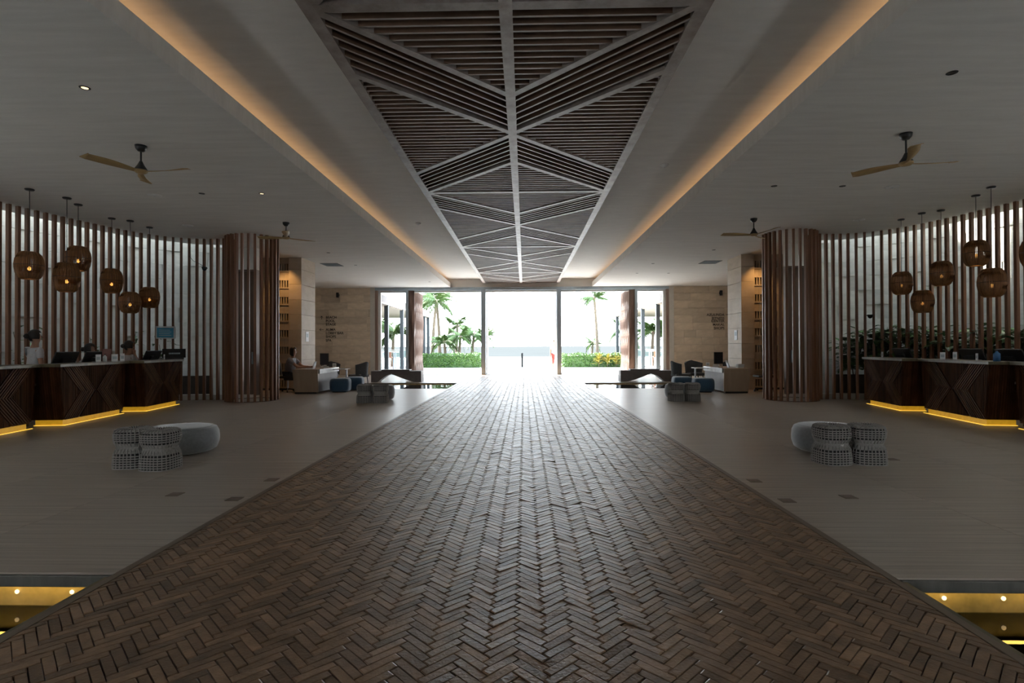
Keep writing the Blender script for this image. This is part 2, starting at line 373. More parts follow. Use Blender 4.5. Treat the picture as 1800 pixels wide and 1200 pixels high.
# side floors: big stone-look tiles over a screed, cut out for the pools
TX = [2.38, 3.77, 5.13, 6.49, 7.85, 9.21, 10.57, 11.9]
for s in (-1, 1):
    fl = MB()
    for y0, y1 in ((3.56, 17.87), (20.67, 26.5)):
        fl.box(min(s * 2.38, s * 12.2), max(s * 2.38, s * 12.2), y0, y1, -0.35, -0.012)
    fl.box(min(s * 8.3, s * 12.2), max(s * 8.3, s * 12.2), 17.87, 20.67, -0.35, -0.012)
    floor = struct(fl.build('floor_%s' % SIDE[s], 'joint'))
    tile_me = {}
    def tile(x0, x1, y0, y1):
        key = (round(x1 - x0, 3), round(y1 - y0, 3))
        if key not in tile_me:
            w, h = key
            tile_me[key] = MB().prism([(-w / 2 + .0015, -h / 2 + .0015), (w / 2 - .0015, -h / 2 + .0015), (w / 2 - .0015, h / 2 - .0015), (-w / 2 + .0015, h / 2 - .0015)], -0.012, 0, 0.002, 0.001).mesh('floor_tile', 'tile')
        inst('floor_tile', tile_me[key], floor, (s * (x0 + x1) / 2, (y0 + y1) / 2, 0))
    ys = [3.34, 3.78, 6.52, 9.26, 12.0, 14.74, 17.87]
    for i in range(len(TX) - 1):
        for j in range(len(ys) - 1): tile(TX[i], TX[i + 1], ys[j], ys[j + 1])
        for y0, y1 in ((20.67, 23.6), (23.6, 26.5)): tile(TX[i], TX[i + 1], y0, y1)
    tile(8.3, 10.57, 17.87, 20.67)
    # near pool with its overhanging lip, far reflecting pool
    p = MB(); X = lambda a, b: (min(s * a, s * b), max(s * a, s * b))
    p.box(*X(2.41, 11), -7, 3.5, -0.62, -0.55); p.box(*X(2.41, 11), 3.46, 3.55, -0.55, -0.1)
    p.box(*X(10.9, 11.0), -7, 3.5, -0.55, -0.02); p.box(*X(2.41, 2.44), -7, 3.46, -0.55, -0.02)
    basin = struct(p.build('pool_basin_%s' % SIDE[s], 'pool_stone'))
    smooth_bevel(MB().box(*X(2.412, 11), 3.325, 3.46, -0.085, -0.014).build('pool_lip', 'lip_stone', basin), 0.006)
    MB().box(*X(2.412, 11), 3.40, 3.45, -0.105, -0.0855).build('pool_lip_shadow_strip', 'black_matte', basin)  # black strip stands in for the shaded gap under the lip
    for k in range(7):
        MB().lathe([(0.001, 0), (0.013, 0), (0.014, 0.005), (0.010, 0.008), (0.001, 0.008)], 14).xform(Matrix.Translation((s * (2.75 + k * 0.36), 3.455, -0.17)) @ Matrix.Rotation(PI / 2, 4, 'X')).build('pool_light', 'lamp_lit', basin)
    w = MB().box(*X(2.44, 10.9), -7, 3.46, -0.262, -0.26).build('pool_water', 'water', basin)
    p = MB(); p.box(*X(2.41, 8.3), 17.9, 20.62, -0.35, -0.3); p.box(*X(2.41, 8.3), 17.87, 17.9, -0.3, -0.02); p.box(*X(2.41, 8.3), 20.80, 20.85, -0.3, -0.013)
    basin = struct(p.build('far_pool_basin_%s' % SIDE[s], 'black_matte'))
    MB().box(*X(2.412, 8.3), 20.62, 20.8, -0.034, -0.0125).build('pool_lip', 'lip_stone', basin)
    MB().box(*X(2.44, 8.3), 17.9, 20.8, -0.042, -0.04).build('pool_water', 'water', basin)

# floor outlet covers
fo = MB().box(-.06, .06, -.06, .06, 0.0, 0.004).mesh('cover', 'trim_metal')
for x, y, lab in ((-3.16, 5.12, 'square brown floor outlet cover nearest the near left grey pouf'), (-2.51, 4.97, 'square brown floor outlet cover left of the path, nearest the camera'),
                  (-2.50, 5.69, 'square brown floor outlet cover left of the path, farther of two beside the bricks'), (2.52, 5.69, 'square brown floor outlet cover right of the path, farther of two beside the bricks'),
                  (2.51, 4.97, 'square brown floor outlet cover right of the path, nearest the camera'), (3.13, 5.10, 'square brown floor outlet cover in front of the near right woven stools'),
                  (4.63, 6.77, 'square brown floor outlet cover just right of the near right woven stools')):
    o = thing('floor_outlet', lab, 'floor outlet', (x, y, 0.0005), 0, 'floor outlet covers'); inst('cover', fo, o)
    MB().box(-.04, .04, -.012, .012, 0.004, 0.006).build('lid', 'bronze', o)

# ------------------------------------------------------------------ ceiling
ZL, ZU, ZS = 4.25, 4.65, 4.445
SLATC = [(10.42, 4.0), (10.35, 6.0), (10.25, 8.5), (10.08, 10.5), (9.95, 11.4), (9.76, 12.4), (9.5, 13.25), (9.1, 13.87), (8.6, 14.16), (8.1, 14.24), (7.62, 14.18)]
BACKC = [(11.9, -7.0), (11.9, 6.0), (11.75, 9.0), (11.5, 11.4), (11.15, 13.0), (10.55, 14.35), (9.7, 15.2), (8.9, 15.5), (8.3, 15.55)]
for s in (-1, 1):
    root = sroot('ceiling_%s' % SIDE[s])
    # outer edge follows the slat screen and leaves a skylight slot beside the stone wall
    edge = [(11.5, 4.0)] + [(x + .60, y + .35) for x, y in SLATC[1:8]] + [(9.0, 14.95), (8.3, 15.1)]
    poly = [(3.9, -7), (11.9, -7), (11.9, 4.0)] + edge + [(8.3, 15.5), (10.8, 15.5), (10.8, 26.5), (3.9, 26.5)]
    poly = [(s * x, y) for x, y in poly]
    if s < 0: poly = poly[::-1]
    MB().prism(poly, ZL, ZL + 1.95).build('ceiling_slab', 'plaster', root)  # unseen extra height added to keep sun out of the skylight slot
    X = lambda a, b: (min(s * a, s * b), max(s * a, s * b))
    MB().box(*X(3.43, 3.9), -7, 26.5, ZL, ZL + 0.055).build('cove_ledge', 'plaster', root)
    MB().box(*X(3.43, 3.475), -7, 26.5, ZL + 0.055, ZL + 0.225).build('cove_lip', 'plaster', root)
cu = sroot('ceiling_center')
MB().box(-3.9, 3.9, -7, 26.5, ZU, ZU + 0.35).build('ceiling_slab', 'plaster_up', cu)
struct(MB().box(-3.95, 3.95, 26.5, 26.75, ZL, ZU + .3).build('wall_header', 'plaster'))

# slatted timber ceiling: frame beams, diagonal beams and single slats
SB = thing('slatted_ceiling', 'long dark timber slat ceiling with X-shaped beams above the brick path', 'ceiling panel', (0, 0, 0))
HW, HI, PER, T0 = 1.85, 1.72, 5.96, 4.86
MB().box(-HW, HW, -2, 26.47, ZS + 0.18, ZS + 0.20).build('backing_board', 'ceil_back', SB)
for s in (-1, 1):
    X = sorted((s * HI, s * HW)); MB().box(X[0], X[1], -2, 26.47, ZS, ZU).build('side_beam', 'beam', SB)
MB().box(-0.06, 0.06, -2, 26.47, ZS - 0.012, ZS + 0.17).build('center_beam', 'beam', SB)
MB().box(-HW, HW, 26.40, 26.47, ZS + .0, ZS + 0.17).build('cross_beam', 'beam', SB)
slats = []
bwid = 0.09
def yclip(q): return clip(clip(q, 0, 1, 26.4), 0, -1, 2.0)
for m in range(-1, 4):
    t = T0 + m * PER
    if 0 < t < 26.3: MB().box(-HI, HI, t - .055, t + .055, ZS - .004, ZS + .17).build('cross_beam', 'beam', SB)
    for s in (-1, 1):
        # local (a = |x|, y): diagonal beams as strips
        def put(q, lst=None, beam=False):
            q = yclip(q)
            if len(q) < 3: return
            q = ccw([(s * a, y) for a, y in q])
            if beam: MB().prism(q, ZS - 0.002, ZS + 0.165).build('diagonal_beam', 'beam', SB)
            else: slats.append(q)
        in0, in1 = 0.06, HI
        def diag(c, sgn, w):   # band of width w round y = c + sgn*(...) inside in0<a<in1
            if sgn > 0: f = lambda a: t + c + (in1 - a)
            else: f = lambda a: t + c + a
            h = w * c45 * 2 / 2
            return [(in0, f(in0) - h), (in1, f(in1) - h), (in1, f(in1) + h), (in0, f(in0) + h)]
        for c, sg in ((0.06, 1), (1.24, 1), (3.0, -1), (4.18, -1)): put(diag(c, sg, bwid), beam=True)
        for c0, sg in ((0.06, 1), (3.0, -1)):
            for k in range(1, 6): put(diag(c0 + 1.18 * (k + 0.15) / 6.3, sg, 0.028))
        reg = [[(in0, t + .055), (in1, t + .055), (in0, t + 0.06 + in1 - in0)],
               [(in1, t + 1.24), (in1, t + 3.0 + in1), (in0, t + 3.0 + in0), (in0, t + 1.24 + in1 - in0)],
               [(in0, t + 4.18 + in0), (in1, t + 4.18 + in1), (in1, t + PER - .055), (in0, t + PER - .055)]]
        for poly in reg:
            for q in strips(ccw(poly), 0.0, 0.119, 0.028, off=t + 0.075): put(q)
slats.sort(key=lambda q: (0 if cent(q)[1] > 4.6 else 1, cent(q)[1]))
rest = MB()
for i, q in enumerate(slats):
    mb = MB() if i < 300 else rest
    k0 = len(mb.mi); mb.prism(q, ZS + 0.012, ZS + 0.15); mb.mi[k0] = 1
    if i < 300: mb.build('slat', ['ceil_slat', 'pale_edge'], SB)
rest.build('slat_field', ['ceil_slat', 'pale_edge'], SB, kind='stuff')

# ------------------------------------------------------------------ walls
def poly_len(pts):
    d = [0]
    for a, b in zip(pts, pts[1:]): d.append(d[-1] + math.dist(a, b))
    return d
def along(pts, d, t):
    for i in range(len(pts) - 1):
        if t <= d[i + 1] or i == len(pts) - 2:
            k = (t - d[i]) / (d[i + 1] - d[i]); a, b = pts[i], pts[i + 1]
            x, y = a[0] + (b[0] - a[0]) * k, a[1] + (b[1] - a[1]) * k
            return x, y, math.atan2(b[1] - a[1], b[0] - a[0])
def smooth_poly(pts, n=8):
    out = []
    P = [pts[0]] + list(pts) + [pts[-1]]
    for i in range(1, len(P) - 2):
        p0, p1, p2, p3 = [Vector((*q, 0)) for q in P[i - 1:i + 3]]
        for k in range(n):
            t = k / n
            q = 0.5 * ((2 * p1) + (-p0 + p2) * t + (2 * p0 - 5 * p1 + 4 * p2 - p3) * t * t + (-p0 + 3 * p1 - 3 * p2 + p3) * t ** 3)
            out.append((q.x, q.y))
    return out + [pts[-1]]
def block_wall(parent, pts, z0, z1, h, lens, mat_, thick=0.05, seed=1, flip=1):
    """ashlar blocks laid in courses along a polyline, each block an object"""
    rnd = random.Random(seed); d = poly_len(pts); tot = d[-1]; cache = {}
    z = z0; row = 0
    while z < z1 - 0.05:
        hh = min(h, z1 - z); t = -rnd.uniform(0, lens[1])
        while t < tot - 0.02:
            ln = rnd.choice(lens) if isinstance(lens, list) else rnd.uniform(*lens)
            a, b = max(t, 0), min(t + ln, tot); t += ln
            if b - a < 0.04: continue
            key = (round(b - a, 2), round(hh, 3)); x, y, ang = along(pts, d, (a + b) / 2)
            if key not in cache:
                w2 = key[0] / 2 - .004
                mbb = MB().box(-w2, w2, -thick, thick, .004, hh - .004); cache[key] = mbb.mesh('stone_block', mat_)
            off = rnd.uniform(-.004, .004)
            inst('stone_block', cache[key], parent, (x - math.sin(ang) * off, y + math.cos(ang) * off, z), (0, 0, ang))
        z += h; row += 1
for s in (-1, 1):
    nm = SIDE[s]
    # lit stone wall behind the slats
    fine = smooth_poly(BACKC[1:], 3)
    pts = [(s * x, y) for x, y in fine]
    root = sroot('wall_back_%s' % nm)
    mbk = MB(); full = [(s * x, y) for x, y in BACKC[:1]] + pts
    for (ax, ay), (bx, by) in zip(full, full[1:]):
        dx, dy = bx - ax, by - ay; l = math.hypot(dx, dy); nx, ny = dy / l * s, -dx / l * s
        q = ccw([(ax, ay), (bx, by), (bx - nx * -.3, by - ny * -.3), (ax - nx * -.3, ay - ny * -.3)])
        mbk.prism(q, 0, 6.4)
    mbk.build('wall_core', 'backstone', root)
    block_wall(root, [p for p in pts if p[1] > 8.0], 0.5, 4.9, 0.4, (0.7, 1.0), 'backstone', 0.03, 11 + s)
    # wall with the dark door behind the round screen, lattice and pier, side wall, far stone wall
    X = lambda a, b: (min(s * a, s * b), max(s * a, s * b))
    struct(MB().box(*X(8.3, 10.8), 15.6, 15.75, 0, 4.25).build('wall_office_%s' % nm, 'plaster'))
    dr = sroot('door_%d' % (1 if s < 0 else 2))
    MB().box(*X(7.55, 8.3), 15.55, 15.75, 3.62, 4.25).build('door_header', 'plaster', dr)
    MB().box(*X(7.6, 8.28), 15.62, 15.68, 0.02, 3.58).build('door_leaf', 'door_wood', dr)
    MB().box(*X(8.28, 8.34), 15.53, 15.75, 0, 3.62).build('door_jamb', 'door_wood', dr); MB().box(*X(7.55, 7.6), 15.53, 15.75, 0, 3.62).build('door_jamb', 'door_wood', dr)
    MB().box(*X(7.6, 8.28), 15.53, 15.75, 3.58, 3.62).build('door_jamb', 'door_wood', dr)
    MB().box(*X(7.68, 7.71), 15.575, 15.62, 0.9, 1.25).build('handle', 'steel', dr)
    pier = sroot('wall_pier_%s' % nm)
    MB().box(*X(7.01, 7.34), 17.34, 18.41, 0, 4.25).build('pier_core', 'grout', pier)
    for k in range(9):
        z0 = k * 0.4835
        smooth_bevel(MB().box(*X(6.97, 7.38), 17.3, 18.45, z0 + .003, min(z0 + .4805, 4.248)).build('stone_block', 'pier_stone', pier), 0.004, 1)
    lat = thing('lattice_wall', 'pale pierced masonry lattice beside the %s stone pier' % nm, 'screen', (s * 7.39, 17.45, 0))
    nrow = 15; rh = 4.0 / nrow
    for r in range(nrow):
        z0 = 0.06 + r * rh; b = MB()
        b.box(*X(0, 2.4), -.09, .09, z0, z0 + .045)
        k = 0.0
        while k < 2.4:
            if r % 2 == 0: b.box(*X(k, k + .035), -.08, .08, z0 + .045, z0 + rh); k += .082
            else: b.box(*X(k, k + .16), -.07, .05, z0 + .045, z0 + rh); k += .165
        b.build('lattice_row', 'pier_stone', lat)
    MB().box(*X(0, 2.4), -.1, .1, 0, .06).build('base', 'black_matte', lat); MB().box(*X(0, 2.4), -.09, .09, 4.06, 4.249).build('top_rail', 'pier_stone', lat)
    struct(MB().box(*X(7.39, 10.8), 17.9, 18.0, 0, 4.25).build('wall_behind_lattice_%s' % nm, 'door_wood'))
    struct(MB().box(*X(10.7, 10.85), 15.6, 26.5, 0, 4.25).build('wall_%s' % nm, 'plaster'))
    far = sroot('wall_far_%s' % nm)
    MB().box(*X(7.13, 10.7), 26.53, 26.8, 0, 4.6).build('wall_core', 'grout', far)
    block_wall(far, [(s * 7.36, 26.52), (s * 10.7, 26.52)], 0.0, 4.25, 0.355, (0.55, 1.25), 'travertine', 0.04, 31 + s)
    MB().box(*X(7.12, 7.355), 26.44, 26.6, 0, 4.25).build('wall_return', 'kerb', far)
# wall behind the camera, with the entrance opening
back = MB(); back.box(-12.2, -.8, -7.2, -7, -.6, 5); back.box(.8, 12.2, -7.2, -7, -.6, 5); back.box(-.8, .8, -7.2, -7, 2.1, 5)
struct(back.build('wall_entrance', 'plaster'))

# ------------------------------------------------------------------ slat screens
slat_me = MB().box(-.028, .028, -.038, .038, 0, 4.249).mesh('slat', 'slat')
for s in (-1, 1):
    nm = SIDE[s]
    scr = thing('slat_screen', 'tall brown vertical slat screen curving behind the %s reception desk' % nm, 'slat screen', (0, 0, 0), 0, 'slat screens')
    pts = smooth_poly(SLATC[1:], 8); d = poly_len(pts); t = 0.05
    while t < d[-1]:
        x, y, ang = along(pts, d, t); inst('slat', slat_me, scr, (s * x, y, 0), (0, 0, s * ang if s > 0 else -ang)); t += 0.182
    k = MB(); q = [(s * (x + .12), y + .10) for x, y in pts]; q2 = [(s * (x + .32), y + .3) for x, y in pts]
    for a, b, c, e in zip(q, q[1:], q2[1:], q2): k.prism(ccw([a, b, c, e]), 0, 0.13)
    k.build('kerb', 'kerb', scr)
    rs = thing('round_slat_screen', 'round drum of brown vertical slats at the end of the %s screen' % nm, 'slat screen', (s * 6.97, 14.16, 0), 0, 'slat screens')
    n = 16
    for i in range(n):
        a = math.radians(165 + i * 205 / (n - 1))
        if s > 0: a = PI - a
        inst('slat', slat_me, rs, (0.62 * math.cos(a), 0.62 * math.sin(a), 0), (0, 0, a + PI / 2))
    ring = MB().lathe([(0.58, 0), (0.66, 0), (0.66, 0.012), (0.58, 0.012), (0.58, 0)], 40, cap=False); ring.build('base_ring', 'door_wood', rs)

# planters with plants behind the screens
def leaf_shape(mb, base, d, ln, wd, droop=0.25, up=Vector((0, 0, 1))):
    d = Vector(d).normalized(); side = d.cross(up)
    if side.length < 1e-3: side = Vector((1, 0, 0))
    side.normalize(); nrm = side.cross(d); b = Vector(base)
    P = lambda t, w, h: b + d * ln * t + side * wd * w + nrm * h * ln - Vector((0, 0, droop * ln * t * t))
    vs = [P(0, 0, 0), P(.35, -.5, .06), P(.35, 0, 0), P(.35, .5, .06), P(.7, -.36, .05), P(.7, 0, 0), P(.7, .36, .05), P(1, 0, 0)]
    mb.add(vs, [(0, 2, 1), (0, 3, 2), (1, 2, 5, 4), (2, 3, 6, 5), (4, 5, 7), (5, 6, 7)])
def bush(name, label, loc, h, rad, nleaf, lsize, mat_, group, seed, sparse=False, cat='plant'):
    rnd = random.Random(seed); root = thing(name, label, cat, loc, 0, group)
    st, lf = MB(), MB()
    for k in range(5 if not sparse else 3):
        a = rnd.uniform(0, 2 * PI); e = Vector((math.cos(a) * rad * .55, math.sin(a) * rad * .55, h * rnd.uniform(.75, 1)))
        pts = [Vector((math.cos(a) * .03, math.sin(a) * .03, 0)), Vector((e.x * .35, e.y * .35, e.z * .5)), e]
        st.tube(pts, [.014, .011, .005], 5)
        for j in range(nleaf // (5 if not sparse else 3)):
            t = rnd.uniform(.18, 1); p = pts[0].lerp(pts[1], t * 2) if t < .5 else pts[1].lerp(pts[2], t * 2 - 1)
            b = rnd.uniform(0, 2 * PI); o = rnd.uniform(0.02, rad * .55)
            q = p + Vector((math.cos(b) * o, math.sin(b) * o, rnd.uniform(-.05, .08)))
            leaf_shape(lf, q, (math.cos(b), math.sin(b), rnd.uniform(-.2, .6)), lsize * rnd.uniform(.7, 1.25), lsize * .62 * rnd.uniform(.8, 1.2), rnd.uniform(.1, .5))
    st.build('stems', 'stem', root); lf.build('foliage', mat_, root)
    return root
for s in (-1, 1):
    nm = SIDE[s]; pts = smooth_poly(SLATC[2:], 6)
    mbp = MB(); mbs = MB()
    i0 = [(s * (x + .36), y + .34) for x, y in pts[:-4]]; i1 = [(s * (x + 1.0), y + .85) for x, y in pts[:-4]]
    i0b = [(s * (x + .39), y + .37) for x, y in pts[:-4]]
    for a, b, c, e in zip(i0, i0[1:], i0b[1:], i0b): mbp.prism(ccw([a, b, c, e]), 0, 0.62)
    for a, b, c, e in zip(i0b, i0b[1:], i1[1:], i1): mbs.prism(ccw([a, b, c, e]), 0, 0.55)
    pl = thing('planter', 'dark long planter trough behind the %s slat screen' % nm, 'planter', (0, 0, 0)); mbp.build('front_panel', 'planter', pl); mbs.build('soil', 'soil', pl)
    spots = [(10.75, 9.6), (10.66, 10.5), (10.5, 11.4), (10.35, 12.2), (10.15, 12.95), (9.85, 13.6), (9.4, 14.2), (8.85, 14.6)]
    names = ['nearest the camera', 'second from the camera', 'third from the camera', 'fourth from the camera', 'fifth from the camera', 'sixth from the camera', 'seventh from the camera', 'last, closest to the round screen']
    for i, (x, y) in enumerate(spots):
        if s > 0: bush('leafy_plant', 'dense dark green plant behind the right slat screen, %s' % names[i], (s * x, y, .545), random.uniform(1.1, 1.4), .5, 300, .29, 'leaf', 'plants behind the right screen', 50 + i)
        elif i in (0, 2, 4, 5, 6): bush('leafy_plant', 'thin sparse green plant behind the left slat screen, %s' % names[i], (s * x, y, .545), random.uniform(1.1, 1.45), .36, 26, .16, 'leaf', 'plants behind the left screen', 80 + i, True)

# ------------------------------------------------------------------ reception counters
def counter(s, y0, ln, label):
    """local frame: x along the front (near end = 0), y = depth into the counter, z up"""
    root = thing('reception_counter', label, 'counter', (s * 8.08, y0, 0), 0, 'reception counters')
    tilt = 0.13   # the fronts step back by this slope
    ang = math.atan2(1, s * tilt) if s > 0 else math.atan2(1, -tilt)
    base = Matrix.Rotation(PI / 2 - s * math.atan(tilt), 4, 'Z')
    # x local -> +Y world (slightly outwards), y local -> outwards
    fx = Vector((s * math.sin(math.atan(tilt)), math.cos(math.atan(tilt)), 0)); fy = Vector((s * math.cos(math.atan(tilt)), -math.sin(math.atan(tilt)), 0))
    m = Matrix(((fx.x, fy.x, 0, 0), (fx.y, fy.y, 0, 0), (0, 0, 1, 0), (0, 0, 0, 1)))
    flip = m.determinant() < 0
    def fin(mb, name, mt, par=root, bev=0):
        mb.xform(m)
        if flip: mb.f = [f[::-1] for f in mb.f]
        o = mb.build(name, mt, par)
        if bev: smooth_bevel(o, bev)
        return o
    tp, zb, zt = 0.12, 0.10, 1.05
    def wall_prism(poly, y_0, y_1):   # poly in (x,z), extruded in y
        mb = MB(); q = ccw(poly); n = len(q)
        mb.add([(x, y_0, z) for x, z in q] + [(x, y_1, z) for x, z in q], [tuple(range(n)), tuple(range(2 * n - 1, n - 1, -1))] + [(i, n + i, n + (i + 1) % n, (i + 1) % n) for i in range(n)])
        return mb
    fin(wall_prism([(tp, zb), (ln - tp, zb), (ln, zt), (0, zt)], 0.018, 0.55), 'body', 'dark_body')
    # near end panel with vertical boards
    e = MB()
    for k in range(14):
        yy = 0.02 + k * .0385; e.add([(tp - .012, yy, zb), (tp - .012, yy + .032, zb), (tp + .01, yy + .032, zb), (tp + .01, yy, zb), (-.012, yy, zt), (-.012, yy + .032, zt), (.01, yy + .032, zt), (.01, yy, zt)],
                                     [(3, 2, 1, 0), (4, 5, 6, 7), (0, 1, 5, 4), (1, 2, 6, 5), (2, 3, 7, 6), (3, 0, 4, 7)])
    fin(e, 'end_panel', 'dark_slat')
    # front: X of diagonal bands between panels of upright slats
    cx, cz, hw = ln / 2, (zb + zt) / 2, 0.30
    H = (zt - zb) / 2
    def lim(q):
        q = clip(q, 0, 1, zt); q = clip(q, 0, -1, -zb)
        k = tp / (zt - zb); nl = math.hypot(1, k)
        q = clip(q, -1 / nl, -k / nl, (-tp - k * zb) / nl) if q else q      # left sloping edge
        q = clip(q, 1 / nl, -k / nl, (ln - tp - k * zb) / nl) if q else q   # right sloping edge
        return q
    far = 3.0
    def region(name, poly, ang_, pitch, fill=.70):
        q = lim(ccw(poly))
        if len(q) < 3: return
        mb = MB()
        for st in strips(q, ang_, pitch, pitch * fill):
            sub = wall_prism(st, random.uniform(-.012, -.006) if fill < .6 else random.uniform(-.005, 0.0), 0.022); mb.add(sub.v, sub.f)
        if mb.v: fin(mb, name, 'band_slat' if fill < .6 else 'dark_slat')
    a45 = math.atan2(H, H * 0.98)
    for sx in (-1, 1):
        for sz in (-1, 1):
            # diagonal band from the centre to a corner, edges parallel
            dx, dz = sx * math.cos(a45), sz * math.sin(a45)
            p0 = (cx + sx * .02, cz); p1 = (cx + sx * (.02 + hw * 1.45), cz)
            region('diagonal_band', [p0, p1, (p1[0] + dx * far, p1[1] + dz * far), (p0[0] + dx * far, p0[1] + dz * far)], math.atan2(dz, dx), 0.042, .55)
        p1 = (cx + sx * (.035 + hw * 1.45), cz)
        region('side_panel', [p1, (p1[0] + sx * math.cos(a45) * far, cz + math.sin(a45) * far), (p1[0] + sx * math.cos(a45) * far, cz - math.sin(a45) * far)], PI / 2, 0.03)
    for sz, nmn in ((1, 'upper_panel'), (-1, 'lower_panel')):
        region(nmn, [(cx, cz + sz * .01), (cx + math.cos(a45) * far, cz + sz * math.sin(a45) * far), (cx - math.cos(a45) * far, cz + sz * math.sin(a45) * far)], PI / 2, 0.03)
    top = fin(MB().box(-.06, ln + .03, -.05, .40, zt, zt + .055), 'countertop', 'countertop', bev=.006)
    fin(MB().box(-.0, ln, .40, .84, .72, .76), 'work_surface', 'desk_panel'); fin(MB().box(.05, .09, .56, .82, 0, .72), 'work_surface_leg', 'dark_body'); fin(MB().box(ln - .09, ln - .05, .56, .82, 0, .72), 'work_surface_leg', 'dark_body')
    fin(MB().box(tp + .03, ln - tp - .03, .05, .5, 0.002, zb), 'plinth', 'onyx')
    fin(MB().box(tp - .01, ln - tp + .03, -.012, .012, 0.001, 0.008), 'light_strip', 'led_yellow'); fin(MB().box(tp - .012, tp + .012, -.012, .5, 0.001, 0.008), 'light_strip', 'led_yellow')
    return root
order = ['nearest the camera', 'middle of three', 'farthest from the camera']
for s in (-1, 1):
    for i, (y0, ln) in enumerate(((7.35, 1.98), (9.5, 1.98), (11.62, 1.65))):
        counter(s, y0, ln, 'dark slatted reception counter with X pattern on the %s, %s' % (SIDE[s], order[i]))

# things on the counters
def monitor(s, x, y, rz, label, lean=-0.42):
    o = thing('monitor', label, 'monitor', (s * x, y, .762), rz, 'reception monitors')
    MB().lathe([(.001, 0), (.11, 0), (.11, .012), (.001, .014)], 18).build('base', 'black', o)
    MB().box(-.025, .025, -.012, .012, .012, .30).build('stand', 'black', o)
    b = MB().rbox((0, 0.0, .40), (.54, .028, .33), rx=lean); smooth_bevel(b.build('housing', 'black', o), .006)
    MB().rbox((0, -.016, .40), (.51, .004, .30), rx=lean).build('panel', 'screen', o)
    MB().rbox((0, .03, .36), (.20, .04, .14), rx=lean).build('rear_cover', 'black_matte', o)
for s, x, y, lab in ((-1, 8.72, 10.35, 'dark monitor behind the left middle counter, beside the standing woman'), (-1, 8.75, 11.1, 'dark monitor behind the left middle counter, beside the cards'), (-1, 8.68, 12.75, 'dark monitor on the farthest left counter'),
                     (1, 8.72, 12.55, 'dark monitor on the farthest right counter'), (1, 8.74, 10.65, 'dark monitor on the right middle counter, behind the cards'), (1, 8.7, 9.78, 'dark monitor on the right middle counter, nearest the camera')):
    monitor(s, x, y, s * PI / 2, lab)
def card(s, x, y, w, h, label, m='paper', name='card_holder', z=1.106, lean=.3, cat='card'):
    o = thing(name, label, cat, (s * x, y, z), s * (-PI / 2) , 'cards on the counters')
    MB().rbox((0, 0, h / 2), (w, .006, h), rx=-lean * 0).build('card', m, o)
    MB().rbox((0, .03, .012), (w, .07, .008)).build('foot', 'clear_holder', o)
    MB().box(-w * .35, w * .35, -.0045, -.0032, h * .3, h * .7).build('print', 'pale_ink' if m == 'paper' else 'card_red', o)
for a in ((-1, 8.22, 10.55, .13, .15, 'white card in a stand on the left counter beside a sanitiser bottle'), (-1, 8.22, 10.98, .17, .15, 'white leaflet standing before the stooping person on the left'), (-1, 8.24, 11.22, .12, .16, 'pale blue card beside the left leaflet'),
          (1, 8.22, 10.72, .13, .14, 'white tilted card before the middle right monitor'), (1, 8.22, 10.42, .10, .15, 'white upright card on the right counter, right of the tilted card'), (1, 8.22, 12.5, .06, .13, 'small white card on the farthest right counter'),
          (1, 8.24, 9.95, .05, .13, 'narrow white card before the nearest right monitor'), (-1, 8.24, 12.55, .04, .12, 'narrow white card beside the farthest left monitor')):
    card(*a)
card(-1, 8.36, 10.95, .24, .26, 'dark red brochure standing behind the white leaflet', 'card_red', 'brochure')
def bottle(s, x, y, m, label, h=.16, r=.035):
    o = thing('pump_bottle', label, 'bottle', (s * x, y, 1.106), 0, 'bottles on the counters')
    MB().lathe([(.001, 0), (r, 0), (r, h * .65), (r * .4, h * .78), (r * .4, h * .85), (.001, h * .85)], 14).build('body', m, o, True)
    MB().lathe([(.001, h * .85), (r * .2, h * .85), (r * .2, h), (.001, h)], 8).build('pump', 'black', o); MB().box(-.004, .03, -.005, .005, h * .97, h).build('nozzle', 'black', o)
bottle(-1, 8.22, 10.72, 'bottle_white', 'white pump bottle on the left counter beside the card'); bottle(1, 8.25, 9.55, 'bottle_blue', 'blue bottle at the right edge of the picture on the counter', .2, .05)
o = thing('counter_sign', 'small dark sign board at the far end of the left counter', 'sign', (-8.30, 13.0, 1.106), math.radians(62), 'counter signs')
MB().box(-.27, .27, -.012, .012, .03, .25).build('board', 'black', o); MB().box(-.2, .2, -.06, .06, 0, .03).build('foot', 'black', o)
for k in range(8): MB().box(-.13 + k * .034, -.106 + k * .034, -.0145, -.0122, .12, .155).build('letter_mark', 'pale_ink', o)
o = thing('notice', 'blue notice in a clear holder hanging on the left slat screen', 'notice', (-9.02, 13.77, 1.64), math.radians(40))
MB().box(-.22, .22, -.006, .0, -.03, .29).build('holder', 'clear_holder', o); MB().box(-.19, .17, -.010, -.0065, 0, .25).build('sheet', 'notice_blue', o)
for k in range(4): MB().box(-.15, .12 - .03 * (k % 2), -.0115, -.0102, .05 + k * .045, .062 + k * .045).build('text_line', 'pale_ink', o)
for s, loc in ((-1, (-8.19, 14.06, 3.45)), (1, (8.82, 13.88, 2.12))):
    o = thing('security_camera', 'small black dome camera fixed to the %s slat screen' % SIDE[s], 'camera', loc)
    MB().lathe([(.001, -.07), (.03, -.062), (.055, -.03), (.06, 0), (.001, 0)], 16).build('dome', 'black', o, True); MB().lathe([(.001, 0), (.065, 0), (.065, .03), (.001, .03)], 16).build('mount', 'black_matte', o)
    MB().box(-.015, .015, 0, .12, .005, .025).build('bracket', 'black', o)
    if s < 0: MB().tube([(0, .04, .02), (-.1, .02, .1), (-.3, 0, .2), (-.42, .03, .33)], .006, 5).build('cable', 'black', o)

